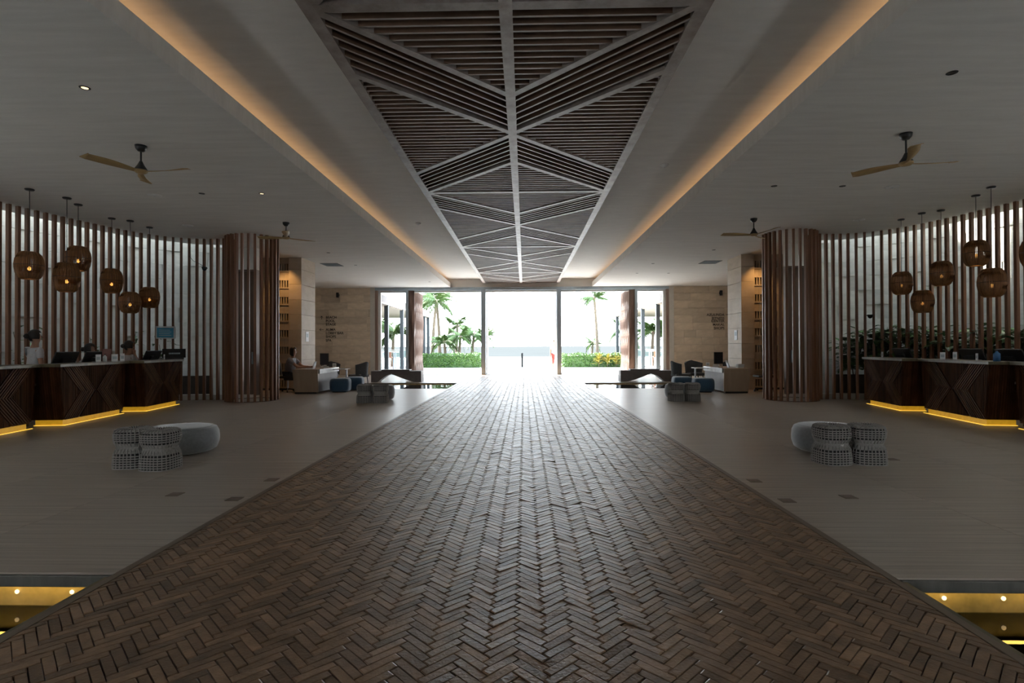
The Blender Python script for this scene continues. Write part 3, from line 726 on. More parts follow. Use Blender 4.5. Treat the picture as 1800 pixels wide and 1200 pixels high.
# ------------------------------------------------------------------ pendants
PR = [(.13, 0), (.185, .03), (.225, .10), (.248, .20), (.25, .27), (.235, .36), (.20, .43), (.15, .475), (.11, .485)]
ribs = MB()
for k in range(64):
    a = 2 * PI * k / 64
    ribs.tube([(r * math.cos(a), r * math.sin(a), z) for r, z in PR], .0118, 4)
rings = MB()
for r, z in ((.135, .004), (.252, .245), (.115, .485)):
    rings.lathe([(r - .006, z - .006), (r + .006, z - .006), (r + .006, z + .006), (r - .006, z + .006), (r - .006, z - .006)], 32, cap=False)
RIBS = ribs.mesh('ribs', 'rattan', True); RINGS = rings.mesh('hoops', 'dark_body')
BULB = MB().lathe([(.001, 0), (.02, .01), (.028, .03), (.022, .055), (.012, .075), (.001, .075)], 12).mesh('bulb', 'bulb', True)
DIFF = MB().lathe([(.001, 0), (.10, 0), (.10, .006), (.001, .006)], 20).mesh('diffuser', 'lamp_glow')
CAN = MB().lathe([(.001, 0), (.07, 0), (.075, -.012), (.06, -.03), (.001, -.03)], 20).mesh('canopy', 'black', True)
def pendant(x, y, zb, zt, label):
    h = zt - zb; k = h / .485
    o = thing('pendant_lamp', label, 'pendant lamp', (x, y, 0), 0, 'rattan pendant lamps')
    inst('canopy', CAN, o, (0, 0, ZL - .001)); MB().tube([(0, 0, ZL - .02), (0, 0, zb + .2 * k)], .006, 5).build('cord', 'black', o)
    sh = inst('shade', RIBS, o, (0, 0, zb)); sh.scale = (.83, .83, k); r = inst('hoops', RINGS, sh)
    inst('bulb', BULB, o, (0, 0, zb + .15)); inst('diffuser', DIFF, o, (0, 0, zb + .012))
for p in ((-8.73, 9.6, 2.63, 3.11, 'woven barrel pendant on the left, nearest the camera'), (-8.54, 10.18, 2.46, 3.0, 'woven barrel pendant on the left, overlapped by a higher lamp behind'), (-8.72, 10.66, 2.93, 3.4, 'highest woven barrel pendant of the left group'),
          (-8.94, 11.83, 2.6, 3.12, 'woven barrel pendant on the left hanging alone mid-group'), (-8.71, 12.08, 2.17, 2.63, 'lowest woven barrel pendant of the left group'), (-8.74, 12.76, 2.34, 2.81, 'woven barrel pendant on the left, farthest from the camera'),
          (8.74, 12.61, 2.54, 3.04, 'woven barrel pendant on the right, farthest from the camera'), (8.78, 12.02, 2.09, 2.56, 'lowest woven barrel pendant of the right group'), (9.01, 11.78, 2.65, 3.15, 'woven barrel pendant on the right hanging just above the lowest lamp'),
          (8.81, 10.64, 2.9, 3.37, 'highest fully seen woven barrel pendant of the right group'), (8.62, 10.07, 2.26, 2.76, 'large woven barrel pendant on the right below the highest lamp'), (9.1, 9.75, 2.75, 3.25, 'woven barrel pendant cut by the right picture edge')):
    pendant(*p)

# ------------------------------------------------------------------ ceiling fans
def blade_mesh():
    mb = MB(); vs = []; N = 10
    for i in range(N + 1):
        t = i / N; r = .05 + t * .66; w = .05 + .075 * min(1, t * 1.8) + .02 * t; pit = math.radians(26 - 14 * t); z = -.02 + .03 * t
        sk = .03 * math.sin(t * PI) + (.035 * t if i == N else 0)
        for sg, th in ((-1, 0), (1, 0), (1, .008), (-1, .008)):
            vs.append((r - (0.05 if (i == N and sg > 0) else 0), sk + sg * w / 2 * math.cos(pit), z + sg * w / 2 * math.sin(pit) + th))
    fs = [(i * 4 + k, i * 4 + (k + 1) % 4, i * 4 + 4 + (k + 1) % 4, i * 4 + 4 + k) for i in range(N) for k in range(4)] + [(3, 2, 1, 0), tuple(N * 4 + k for k in range(4))]
    return mb.add(vs, fs).mesh('blade', 'fan_wood', True)
BLADE = blade_mesh()
HUBW = MB().lathe([(.001, -.045), (.06, -.04), (.085, -.02), (.085, 0), (.001, 0)], 20).mesh('hub_plate', 'fan_wood', True)
HUB = MB().lathe([(.085, 0), (.078, .02), (.045, .07), (.022, .12), (.018, .13), (.001, .13)], 20).mesh('motor_cone', 'black', True)
FCAN = MB().lathe([(.018, -.085), (.04, -.08), (.07, -.045), (.078, 0), (.001, 0)], 20).mesh('canopy', 'black', True)
for x, y, z, a0, lab in ((-5.26, 7.59, 3.90, 118, 'wooden three-blade ceiling fan near the camera on the left'), (5.33, 7.49, 3.86, 122, 'wooden three-blade ceiling fan near the camera on the right'),
                         (-5.31, 12.41, 3.91, 51, 'distant wooden ceiling fan beside the left round screen'), (5.34, 12.42, 3.90, 51, 'distant wooden ceiling fan beside the right round screen')):
    o = thing('ceiling_fan', lab, 'ceiling fan', (x, y, z), 0, 'ceiling fans')
    inst('canopy', FCAN, o, (0, 0, ZL - z - .0005)); MB().tube([(0, 0, .12), (0, 0, ZL - z - .07)], .012, 8).build('rod', 'black', o)
    inst('motor_cone', HUB, o); inst('hub_plate', HUBW, o)
    for k in range(3): inst('blade', BLADE, o, (0, 0, 0), (0, 0, math.radians(a0 + 120 * k)))

# ceiling fittings
DL = MB().lathe([(.001, -.002), (.035, -.002), (.038, -.006), (.052, -.004), (.055, 0), (.001, 0)], 18).mesh('trim_ring', 'black_matte')
DLL = MB().lathe([(.001, -.0035), (.034, -.0035), (.034, -.001), (.001, -.001)], 14).mesh('lens', 'black')
DLW = MB().lathe([(.001, -.0035), (.034, -.0035), (.034, -.001), (.001, -.001)], 14).mesh('lens', 'lamp_lit')
dls = [(-4.66, 5.87, 'lit recessed downlight nearest the camera on the left ceiling', 1), (-5.83, 10.0, 'dark recessed downlight left of the far left fan', 0), (-4.72, 10.04, 'lit recessed downlight between the left fans and the cove', 1), (-5.8, 16.47, 'recessed downlight on the left ceiling beyond the far fan', 0),
       (-5.77, 19.05, 'recessed downlight on the left ceiling above the desk', 0), (-4.04, 24.1, 'recessed downlight on the left ceiling by the glass front', 0), (4.66, 5.82, 'dark recessed downlight nearest the camera on the right ceiling', 0), (4.65, 9.89, 'dark recessed downlight between the right fans and the cove', 0),
       (5.89, 9.94, 'dark recessed downlight right of the right cove downlight', 0), (5.84, 16.47, 'recessed downlight on the right ceiling beyond the far fan', 0), (4.65, 19.14, 'recessed downlight on the right ceiling above the far stools', 0), (5.87, 21.74, 'recessed downlight on the right ceiling above the arch bench', 0), (4.62, 21.68, 'recessed downlight on the right ceiling nearest the slat ceiling end', 0)]
for x, y, lab, lit in dls:
    o = thing('downlight', lab, 'downlight', (x, y, ZL), 0, 'recessed downlights'); inst('trim_ring', DL, o); inst('lens', DLW if lit else DLL, o)
SPK = MB().lathe([(.001, -.022), (.08, -.02), (.115, -.008), (.118, 0), (.001, 0)], 24).mesh('grille', 'white_trim', True)
for x, y, lab in ((-6.77, 10.08, 'round white ceiling speaker below the near left fan'), (6.81, 10.0, 'round white ceiling speaker below the near right fan'), (7.81, 12.63, 'round white ceiling speaker before the right round screen'), (-7.73, 12.62, 'round white ceiling speaker before the left round screen')):
    o = thing('ceiling_speaker', lab, 'speaker', (x, y, ZL - .001), 0, 'ceiling speakers'); inst('grille', SPK, o); MB().lathe([(.001, -.026), (.02, -.025), (.02, -.02), (.001, -.02)], 10).build('badge', 'silver', o)
for x, y, lab in ((2.69, 9.86, 'white smoke detector on the raised ceiling right of the slat ceiling'), (-2.64, 14.35, 'white smoke detector on the raised ceiling left of the slat ceiling')):
    o = thing('smoke_detector', lab, 'detector', (x, y, ZU - .001)); MB().lathe([(.001, -.05), (.03, -.048), (.05, -.03), (.07, -.015), (.075, 0), (.001, 0)], 20).build('body', 'white_trim', o, True); MB().lathe([(.001, -.053), (.008, -.052), (.008, -.048), (.001, -.048)], 8).build('sensor', 'black', o)
for s in (-1, 1):
    o = thing('air_diffuser', 'dark linear air diffuser in the ceiling past the %s pier' % SIDE[s], 'air vent', (s * 6.55, 18.9, ZL - .001)); MB().box(-.3, .3, -.35, .35, -.006, 0).build('frame', 'black_matte', o)
    for k in range(6): MB().box(-.28, .28, -.3 + k * .1, -.27 + k * .1, -.012, -.006).build('slat', 'steel', o)

# ------------------------------------------------------------------ facade
fac = thing('glass_front_frame', 'dark bronze frame and posts around the wide opening to the sea', 'door frame', (0, 26.5, 0))
MB().box(-7.13, 7.13, -.06, .10, 4.11, 4.249).build('header', 'steel', fac); MB().box(-7.13, 7.13, .10, .35, 4.03, 4.25).build('outer_header', 'white_trim', fac)
MB().box(-7.13, 7.13, -.04, .06, 0.0, .012).build('threshold', 'steel', fac)
for s in (-1, 1):
    X = lambda a, b: (min(s * a, s * b), max(s * a, s * b))
    MB().box(*X(7.0, 7.12), -.06, .2, 0, 4.11).build('end_post', 'bronze', fac); MB().box(*X(6.88, 7.0), .1, .3, 0, 4.03).build('outer_post', 'white_trim', fac)
    MB().box(*X(5.5, 5.62), -.06, .25, 0, 4.11).build('side_post', 'steel', fac)
    p = MB().box(*X(1.73, 1.94), -.06, .1, 0, 4.11).build('center_post', 'steel', fac)
    MB().box(*X(1.72, 1.93), .1, 1.9, 0, 4.11).build('sliding_leaf_stack', 'door_wood', fac); MB().box(*X(1.70, 1.72), .5, .7, 0, 4.03).build('leaf_edge', 'steel', fac)
    # carved wooden wing piers
    cw = thing('carved_wing_pier', 'carved wooden wing pier with twisting facets, %s side of the opening' % SIDE[s], 'pier', (s * 5.36, 26.56, 0), 0, 'carved wing piers')
    mb = MB(); n, mrow = 0, 34
    per = [(-.14, 0), (.14, 0), (.14, 2.2), (-.14, 2.2)]
    ring = []
    for (ax, ay), (bx, by) in zip(per, per[1:] + per[:1]):
        l = math.dist((ax, ay), (bx, by)); seg = max(2, round(l / .1))
        for k in range(seg): t = k / seg; ring.append((ax + (bx - ax) * t, ay + (by - ay) * t, (by - ay) / l, -(bx - ax) / l, k % 2))
    R_ = len(ring)
    for r in range(mrow + 1):
        z = 4.1 * r / mrow; ph = 2 * PI * z / 2.6
        for i, (x, y, nx, ny, k) in enumerate(ring):
            dpt = 0.07 * math.sin(ph + i * PI * .5) * (1 if i % 2 else -.6); mb.v.append((s * (x + nx * dpt), y + ny * dpt, z))
    for r in range(mrow):
        for i in range(R_):
            f = (r * R_ + i, r * R_ + (i + 1) % R_, (r + 1) * R_ + (i + 1) % R_, (r + 1) * R_ + i); mb.f.append(f if s > 0 else f[::-1]); mb.mi.append(0)
    mb.build('carved_cladding', 'carved_wood', cw)
    MB().box(-.12, .12, .02, 2.18, 0, 4.1).build('core', 'carved_wood', cw)

def text_mesh(txt, size, align='LEFT'):
    c = bpy.data.curves.new('t', 'FONT'); c.body = txt; c.size = size; c.align_x = align; c.extrude = .004; c.offset = .0025
    t = bpy.data.objects.new('t', c); COL.objects.link(t); bpy.context.view_layer.update()
    me = bpy.data.meshes.new_from_object(t.evaluated_get(bpy.context.evaluated_depsgraph_get())); bpy.data.objects.remove(t)
    me.materials.clear(); me.materials.append(M['lettering']); return me
def arrow(mb, x, z, dx, dz, ln=.2):
    px, pz = -dz, dx; w = .011
    def bar(x0, z0, x1, z1):
        l = math.hypot(x1 - x0, z1 - z0); ax, az = -(z1 - z0) / l * w, (x1 - x0) / l * w
        q = [(x0 + ax, z0 + az), (x1 + ax, z1 + az), (x1 - ax, z1 - az), (x0 - ax, z0 - az)]
        mb.add([(a, 0, b) for a, b in q] + [(a, -.006, b) for a, b in q], [(0, 1, 2, 3), (7, 6, 5, 4), (0, 4, 5, 1), (1, 5, 6, 2), (2, 6, 7, 3), (3, 7, 4, 0)])
    ex, ez = x + dx * ln, z + dz * ln; bar(x, z, ex, ez)
    bar(ex, ez, ex - dx * .07 + px * .06, ez - dz * .07 + pz * .06); bar(ex, ez, ex - dx * .07 - px * .06, ez - dz * .07 - pz * .06)
sg = thing('wayfinding_lettering', 'dark wayfinding lettering listing beach and pool on the left stone wall', 'sign', (-9.55, 26.472, 0), 0, 'wayfinding signs')
for i, (t, z) in enumerate((('BEACH', 2.76), ('POOL', 2.59), ('STAGE', 2.42), ('AUMA', 2.16), ('LOBBY BAR', 1.99), ('SHOPS', 1.82), ('SPA', 1.64))):
    inst('text_line', text_mesh(t, .17), sg, (0, 0, z), (PI / 2, 0, 0))
ar = MB(); arrow(ar, -.2, 2.72, 0, 1, .16); ar.build('arrow', 'lettering', sg); ar = MB(); arrow(ar, -.1, 2.22, -1, 0, .2); ar.build('arrow', 'lettering', sg)
sg = thing('wayfinding_lettering', 'dark wayfinding lettering with right arrow on the right stone wall', 'sign', (9.77, 26.472, 0), 0, 'wayfinding signs')
for t, z in (('AZULINDA', 2.80), ('FITNESS', 2.63), ('CENTER', 2.50), ('MAKAL', 2.33), ('SHOPS', 2.16)): inst('text_line', text_mesh(t, .17, 'RIGHT'), sg, (0, 0, z), (PI / 2, 0, 0))
ar = MB(); arrow(ar, .08, 2.86, 1, 0, .2); ar.build('arrow', 'lettering', sg)
for s in (-1, 1):
    o = thing('wall_lamp', 'small dark wall fitting high on the %s stone wall' % SIDE[s], 'wall lamp', (s * 8.95 if s < 0 else 9.6, 26.478, 3.9)); MB().box(-.05, .05, -.12, 0, -.12, .12).build('body', 'black', o); MB().box(-.07, .07, -.02, 0, -.05, .05).build('plate', 'black_matte', o)
    o = thing('wall_notice', 'small white notice on the inner face of the %s pier' % SIDE[s], 'notice', (s * 6.968, 17.75, 1.72)); MB().box(min(0, -s * .01), max(0, -s * .01), -.12, .12, -.16, .16).build('sheet', 'paper', o); MB().box(min(-s * .01, -s * .012), max(-s * .01, -s * .012), -.08, .08, -.02, .1).build('print', 'pale_ink', o)

# ------------------------------------------------------------------ lobby furniture
def ssq(a, p=3.2): return 1.0 / ((abs(math.cos(a)) ** p + abs(math.sin(a)) ** p) ** (1 / p))
SPROF = [(.205, 0.0), (.205, .05), (.203, .12), (.195, .18), (.178, .215), (.163, .240), (.175, .265), (.190, .30), (.200, .35), (.200, .40), (.188, .44), (.160, .458), (.11, .450), (.06, .435), (.03, .430)]
strand = MB(); NS = 30
for k in range(NS):
    a = 2 * PI * k / NS; strand.tube([(r * ssq(a) * math.cos(a), r * ssq(a) * math.sin(a), z + .006) for r, z in SPROF], .0075, 4, False)
weft = MB()
for z in [.008, .036, .064, .092, .120, .148, .222, .232, .242, .252, .330, .356, .382, .408]:
    for i in range(len(SPROF) - 1):
        if SPROF[i][1] <= z <= SPROF[i + 1][1] and SPROF[i + 1][1] > SPROF[i][1]:
            t = (z - SPROF[i][1]) / (SPROF[i + 1][1] - SPROF[i][1]); r = SPROF[i][0] + (SPROF[i + 1][0] - SPROF[i][0]) * t; break
    w = .006
    weft.lathe([(r - w, z - w), (r + w, z - w), (r + w, z + w), (r - w, z + w), (r - w, z - w)], 44, cap=False, plan=ssq)
STR, WEF = strand.mesh('ribs', 'rope', True), weft.mesh('weave', 'rope')
CORE = MB().lathe([(max(.005, r - .016), z) for r, z in SPROF], 32, plan=ssq).mesh('core', 'rope_core', True)
WAIST = MB().lathe([(r - .004, z) for r, z in SPROF if .17 < z < .31], 32, plan=ssq, cap=False).mesh('waist_band', 'rope', True)
PADM = MB().lathe([(.185, .43), (.165, .4585), (.11, .452), (.05, .437), (.005, .432)], 32, plan=ssq, cap=False).mesh('seat_top', 'rope', True)
def wstool(x, y, rz, label, tagged=False):
    o = thing('woven_stool', label, 'stool', (x, y, 0), rz, 'woven rope stools'); o.scale = (.9, .9, .98)
    inst('core', CORE, o); inst('waist_band', WAIST, o); inst('ribs', STR, o); inst('weave', WEF, o); inst('seat_top', PADM, o)
    if tagged: MB().rbox((0.03, -.168, .24), (.035, .012, .028)).build('tag', 'tag', o)
wstool(-4.43, 6.32, .15, 'grey woven hourglass stool near left, outer of the pair'); wstool(-4.04, 6.22, -.1, 'grey woven hourglass stool near left, closest to the path')
wstool(3.79, 6.57, .1, 'grey woven hourglass stool near right with a small pale tag', True); wstool(4.2, 6.57, -.12, 'grey woven hourglass stool near right, outer of the pair')
wstool(-3.82, 13.5, .1, 'grey ribbed stool of the far left group, outer one'); wstool(-3.41, 13.5, -.05, 'grey ribbed stool of the far left group, closest to the path')
wstool(3.96, 13.82, .1, 'grey ribbed stool of the far right group, closest to the path'); wstool(4.36, 13.8, 0, 'grey ribbed stool of the far right group, outer one')
def pouf(x, y, r, h, m, label, name='round_pouf', squash=1.0):
    o = thing(name, label, 'pouf', (x, y, 0), 0, 'poufs')
    prof = [(r * .55, .012), (r * .80, .014), (r * .93, h * .14), (r * .995, h * .38), (r, h * .55), (r * .985, h * .76), (r * .93, h * .92), (r * .82, h * .985), (r * .5, h), (.001, h)]
    MB().lathe(prof, 48).build('upholstery', m, o, True); MB().lathe([(.001, 0), (r * .7, 0), (r * .7, .014), (.001, .014)], 32).build('base', 'black_matte', o)
    sm = MB(); sm.lathe([(r * .823 - .004, h * .982), (r * .823 + .004, h * .984), (r * .823 + .002, h * .992), (r * .823 - .004, h * .99)], 48, cap=False); sm.build('seam', m, o, True)
pouf(-4.42, 7.2, .45, .345, 'velvet_grey', 'large round grey velvet pouf, near left'); pouf(4.17, 7.3, .45, .345, 'velvet_grey', 'large round grey velvet pouf, near right')
pouf(-3.6, 14.2, .36, .39, 'velvet_grey', 'round grey pouf behind the far left stools'); pouf(4.22, 14.5, .36, .39, 'velvet_grey', 'round grey pouf behind the far right stools')
def blue(x, y, rz, label, h=.42):
    o = thing('blue_ottoman', label, 'ottoman', (x, y, 0), rz, 'blue ottomans')
    prof = [(.30, .03), (.335, .06), (.345, .14), (.345, h - .12), (.325, h - .04), (.28, h - .005), (.15, h), (.001, h)]
    MB().lathe(prof, 40, plan=lambda a: ssq(a, 4.5) * .86).build('upholstery', 'velvet_blue', o, True); MB().box(-.2, .2, -.2, .2, 0, .03).build('base', 'black_matte', o)
    MB().lathe([(.302, .028), (.312, .028), (.312, .036), (.302, .036), (.302, .028)], 40, plan=lambda a: ssq(a, 4.5) * .86, cap=False).build('piping', 'velvet_blue', o)
blue(-5.52, 16.75, .1, 'dark blue ottoman at the left desk, nearest the camera'); blue(-5.32, 17.45, .1, 'dark blue ottoman at the left desk, behind the other')
blue(5.50, 16.5, -.05, 'dark blue ottoman at the right desk, nearest the camera'); blue(5.08, 17.2, -.05, 'dark blue ottoman at the right desk, behind the other')

def bench(s):
    o = thing('arch_bench', 'dark sculptural bench with an arched cut-out beside the %s far pool' % SIDE[s], 'bench', (s * 4.84, 21.15, 0), 0, 'arch benches')
    w, h = .98, .43
    arch = []
    for i in range(25):
        t = i / 24; x = -.74 + t * 1.5; pk = .38
        u = t / pk if t < pk else (1 - t) / (1 - pk)
        zz = .31 * (math.sin(u * PI / 2) ** 1.15 if t < pk else u ** 1.25); arch.append((x, zz))
    prof = [(-w, 0)] + arch + [(w, 0), (w, h), (-w, h)]
    prof = [(-s * x if s > 0 else x, z) for x, z in prof]
    mb = MB(); n = len(prof); d = .5
    # strips between the underside and the top keep every face convex
    xs = sorted(set([p[0] for p in prof])); lo = {}
    under = dict((round(x, 6), z) for x, z in [(-s * a if s > 0 else a, z) for a, z in [(-w, 0)] + arch + [(w, 0)]])
    for a, b in zip(xs, xs[1:]):
        za, zb_ = under[round(a, 6)], under[round(b, 6)]
        mb.add([(a, 0, za), (b, 0, zb_), (b, 0, h), (a, 0, h), (a, d, za), (b, d, zb_), (b, d, h), (a, d, h)], [(0, 1, 2, 3), (7, 6, 5, 4), (0, 4, 5, 1), (3, 2, 6, 7)])
    mb.add([(xs[0], 0, 0), (xs[0], d, 0), (xs[0], d, h), (xs[0], 0, h)], [(3, 2, 1, 0)]); mb.add([(xs[-1], 0, 0), (xs[-1], d, 0), (xs[-1], d, h), (xs[-1], 0, h)], [(0, 1, 2, 3)])
    mb.build('bench_body', 'bench', o); smooth_bevel(MB().box(-.60, .52, .05, .45, h + .001, h + .055).build('seat_pad', 'bench', o), .012)
bench(-1); bench(1)

def desk(s):
    o = thing('concierge_desk', 'veneered desk with a marble edge beside the %s stone pier' % SIDE[s], 'desk', (s * 6.32, 16.85, 0), 0, 'concierge desks')
    X = lambda a, b: (min(s * a, s * b), max(s * a, s * b))
    e = MB(); hw = .38
    e.add([(-s * (hw - .0), -.85, .05), (s * (hw - .06), -.85, .05), (s * hw, -.88, .72), (-s * hw, -.88, .72), (-s * hw, -.79, .05), (s * (hw - .06), -.79, .05), (s * hw, -.79, .72), (-s * hw, -.79, .72)],
          [(0, 1, 2, 3), (7, 6, 5, 4), (0, 4, 5, 1), (1, 5, 6, 2), (2, 6, 7, 3), (3, 7, 4, 0)])
    if s < 0: e.f = [f[::-1] for f in e.f]
    e.build('end_panel', 'desk_veneer', o)
    MB().box(-.32, .32, -.83, -.79, 0, .05).build('kick_plate', 'black', o)
    MB().box(*X(-.38, -.34), -.79, .82, .05, .60).build('modesty_panel', 'desk_panel', o)
    smooth_bevel(MB().box(*X(-.40, .38), -.79, .86, .66, .72).build('desk_top', 'desk_veneer', o), .004)
    MB().box(*X(-.415, -.38), -.80, .86, .59, .725).build('marble_edge', 'marble', o)
    MB().box(*X(-.36, .36), .79, .84, 0.0, .66).build('far_panel', 'desk_veneer', o)
    MB().box(*X(-.80, -.40), .3, .86, .665, .69).build('return_shelf', 'marble', o); MB().box(*X(-.78, -.74), .55, .6, 0, .665).build('shelf_leg', 'silver', o)
desk(-1); desk(1)
def flatbox(name, label, cat, loc, rz, parts):
    o = thing(name, label, cat, loc, rz)
    for nm_, c, d, m, rx in parts: MB().rbox(c, d, rx=rx).build(nm_, m, o)
    return o
DZ = .7215
for s in (-1, 1):
    nm = SIDE[s]
    flatbox('desk_monitor', 'tall dark monitor standing on the %s concierge desk' % nm, 'monitor', (s * 6.14, 17.05 if s < 0 else 17.0, DZ), s * .5, [('base', (0, 0, .006), (.2, .16, .012), 'silver', 0), ('stand', (0, .02, .1), (.05, .02, .2), 'silver', 0), ('housing', (0, 0, .28), (.36, .03, .36), 'black', 0), ('panel', (0, -.017, .28), (.33, .004, .33), 'screen', 0)])
    flatbox('laptop', 'open laptop on the %s concierge desk' % nm, 'laptop', (s * 6.36, 16.45, DZ), s * PI / 2 * .9, [('keyboard_base', (0, 0, .009), (.32, .22, .016), 'silver', 0), ('lid', (0, .14, .115), (.32, .012, .22), 'silver', -.3), ('display', (0, .131, .115), (.29, .004, .19), 'screen', -.3)])
    flatbox('card_stand', 'small white card stand on the far end of the %s desk' % nm, 'card', (s * 5.98, 17.5, DZ), 0, [('card', (0, 0, .065), (.12, .006, .13), 'paper', 0), ('foot', (0, .02, .004), (.12, .06, .008), 'clear_holder', 0), ('print', (0, -.0042, .07), (.08, .002, .06), 'pale_ink', 0)])
    flatbox('desk_phone', 'desk telephone beside the monitor on the %s desk' % nm, 'telephone', (s * 6.02, 16.75, DZ), s * .6, [('base', (0, 0, .025), (.17, .2, .05), 'white_trim', .15), ('handset', (-.055, 0, .07), (.045, .2, .035), 'white_trim', .15), ('keypad', (.03, -.01, .054), (.07, .1, .006), 'black', .15)])
flatbox('paper_stack', 'stack of white trays on the right desk near its end panel', 'papers', (6.52, 16.3, DZ), 0, [('tray', (0, 0, .02), (.17, .2, .03), 'paper', 0), ('tray', (0.005, 0, .062), (.17, .2, .03), 'paper', 0), ('tray', (0.01, 0, .10), (.17, .2, .03), 'paper', 0), ('divider', (0, 0, .041), (.15, .19, .006), 'chair_fabric', 0), ('divider', (0, 0, .081), (.15, .19, .006), 'chair_fabric', 0)])

def tubchair(x, y, rz, label):
    o = thing('visitor_chair', label, 'chair', (x, y, 0), rz, 'visitor chairs')
    smooth_bevel(MB().box(-.25, .25, -.25, .25, .36, .46).build('seat', 'chair_fabric', o), .03, 3)
    mb = MB(); N = 14
    for i in range(N + 1):
        a = math.radians(20 + 140 * i / N); zt = .88 - .10 * abs(i / N - .5) * 2
        for r in (.27, .31):
            for z, k in ((.42, 1.0), (.65, 1.06), (zt, 1.12)): mb.v.append((r * k * math.cos(a), r * k * math.sin(a) - .02, z))
    for i in range(N):
        b, c = i * 6, i * 6 + 6
        for q in ((b, c, c + 1, b + 1), (b + 1, c + 1, c + 2, b + 2), (b + 3, b + 4, c + 4, c + 3), (b + 4, b + 5, c + 5, c + 4), (b + 2, c + 2, c + 5, b + 5), (b, b + 3, c + 3, c)): mb.f.append(q); mb.mi.append(0)
    for b in (0, N * 6):
        mb.f += [(b, b + 1, b + 4, b + 3), (b + 1, b + 2, b + 5, b + 4)]; mb.mi += [0, 0]
    mb.build('backrest', 'chair_fabric', o)
    for sx in (-1, 1):
        for sy in (-1, 1): MB().tube([(sx * .2, sy * .2, .36), (sx * .23, sy * .23, 0)], [.016, .010], 8).build('leg', 'black', o)
tubchair(-5.45, 18.35, -1.9, 'dark visitor chair at the far end of the left desk, nearer the path'); tubchair(-6.55, 18.75, .3, 'dark round-backed visitor chair behind the left desk monitor')
tubchair(5.35, 18.3, 1.7, 'dark visitor chair at the far end of the right desk, nearest the path'); tubchair(6.0, 18.9, .1, 'dark visitor chair behind the right desk monitor'); tubchair(7.45, 19.35, -.4, 'dark round-backed chair behind the white trays on the right')

def office_chair(x, y, rz, label):
    o = thing('office_chair', label, 'office chair', (x, y, 0), rz)
    smooth_bevel(MB().box(-.24, .24, -.23, .23, .43, .49).build('seat', 'black_matte', o), .02, 3)
    mb = MB(); P = [(-.20, .47), (-.26, .52), (-.275, .65), (-.29, .80), (-.33, .95)]
    for yy in (-.2, .2): MB().tube([(px, yy, pz) for px, pz in P], .012, 6).build('back_post', 'silver', o)
    b = MB()
    for (p0, z0), (p1, z1) in zip(P[1:], P[2:]): b.add([(p0, -.2, z0), (p0, .2, z0), (p1, .2, z1), (p1, -.2, z1)], [(0, 1, 2, 3)])
    bo = b.build('backrest', 'black', o); sd = bo.modifiers.new('solid', 'SOLIDIFY'); sd.thickness = .015
    MB().tube([(0, 0, .08), (0, 0, .43)], .025, 10).build('gas_lift', 'silver', o)
    for k in range(5):
        a = 2 * PI * k / 5; lg = MB().tube([(0, 0, .10), (.28 * math.cos(a), .28 * math.sin(a), .065)], [.022, .014], 6).build('leg', 'black', o)
        MB().lathe([(.001, -.018), (.03, -.018), (.03, .018), (.001, .018)], 12).xform(Matrix.Translation((.28 * math.cos(a), .28 * math.sin(a), .031)) @ Matrix.Rotation(a, 4, 'Z') @ Matrix.Rotation(PI / 2, 4, 'X')).build('caster', 'black', lg)
office_chair(-7.16, 16.72, 0.05, 'black office chair with a silver frame under the seated woman at the left desk')
office_chair(7.35, 16.6, PI, 'black office chair tucked behind the right desk')

# ------------------------------------------------------------------ people
def skin_mesh(verts, edges, radii, mname, name, parent, sub=2, root=0):
    me = bpy.data.meshes.new(name); me.from_pydata([Vector(v) for v in verts], edges, []); o = bpy.data.objects.new('tmp', me); COL.objects.link(o)
    o.modifiers.new('skin', 'SKIN'); s_ = o.modifiers.new('sub', 'SUBSURF'); s_.levels = sub
    for i, r in enumerate(radii):
        d = me.skin_vertices[0].data[i]; d.radius = (r, r) if not isinstance(r, tuple) else r; d.use_root = (i == root)
    bpy.context.view_layer.update(); dg = bpy.context.evaluated_depsgraph_get()
    m2 = bpy.data.meshes.new_from_object(o.evaluated_get(dg)); bpy.data.objects.remove(o)
    m2.materials.clear(); m2.materials.append(M[mname]); m2.polygons.foreach_set('use_smooth', [True] * len(m2.polygons))
    q = bpy.data.objects.new(name, m2); COL.objects.link(q); q.parent = parent
    return q
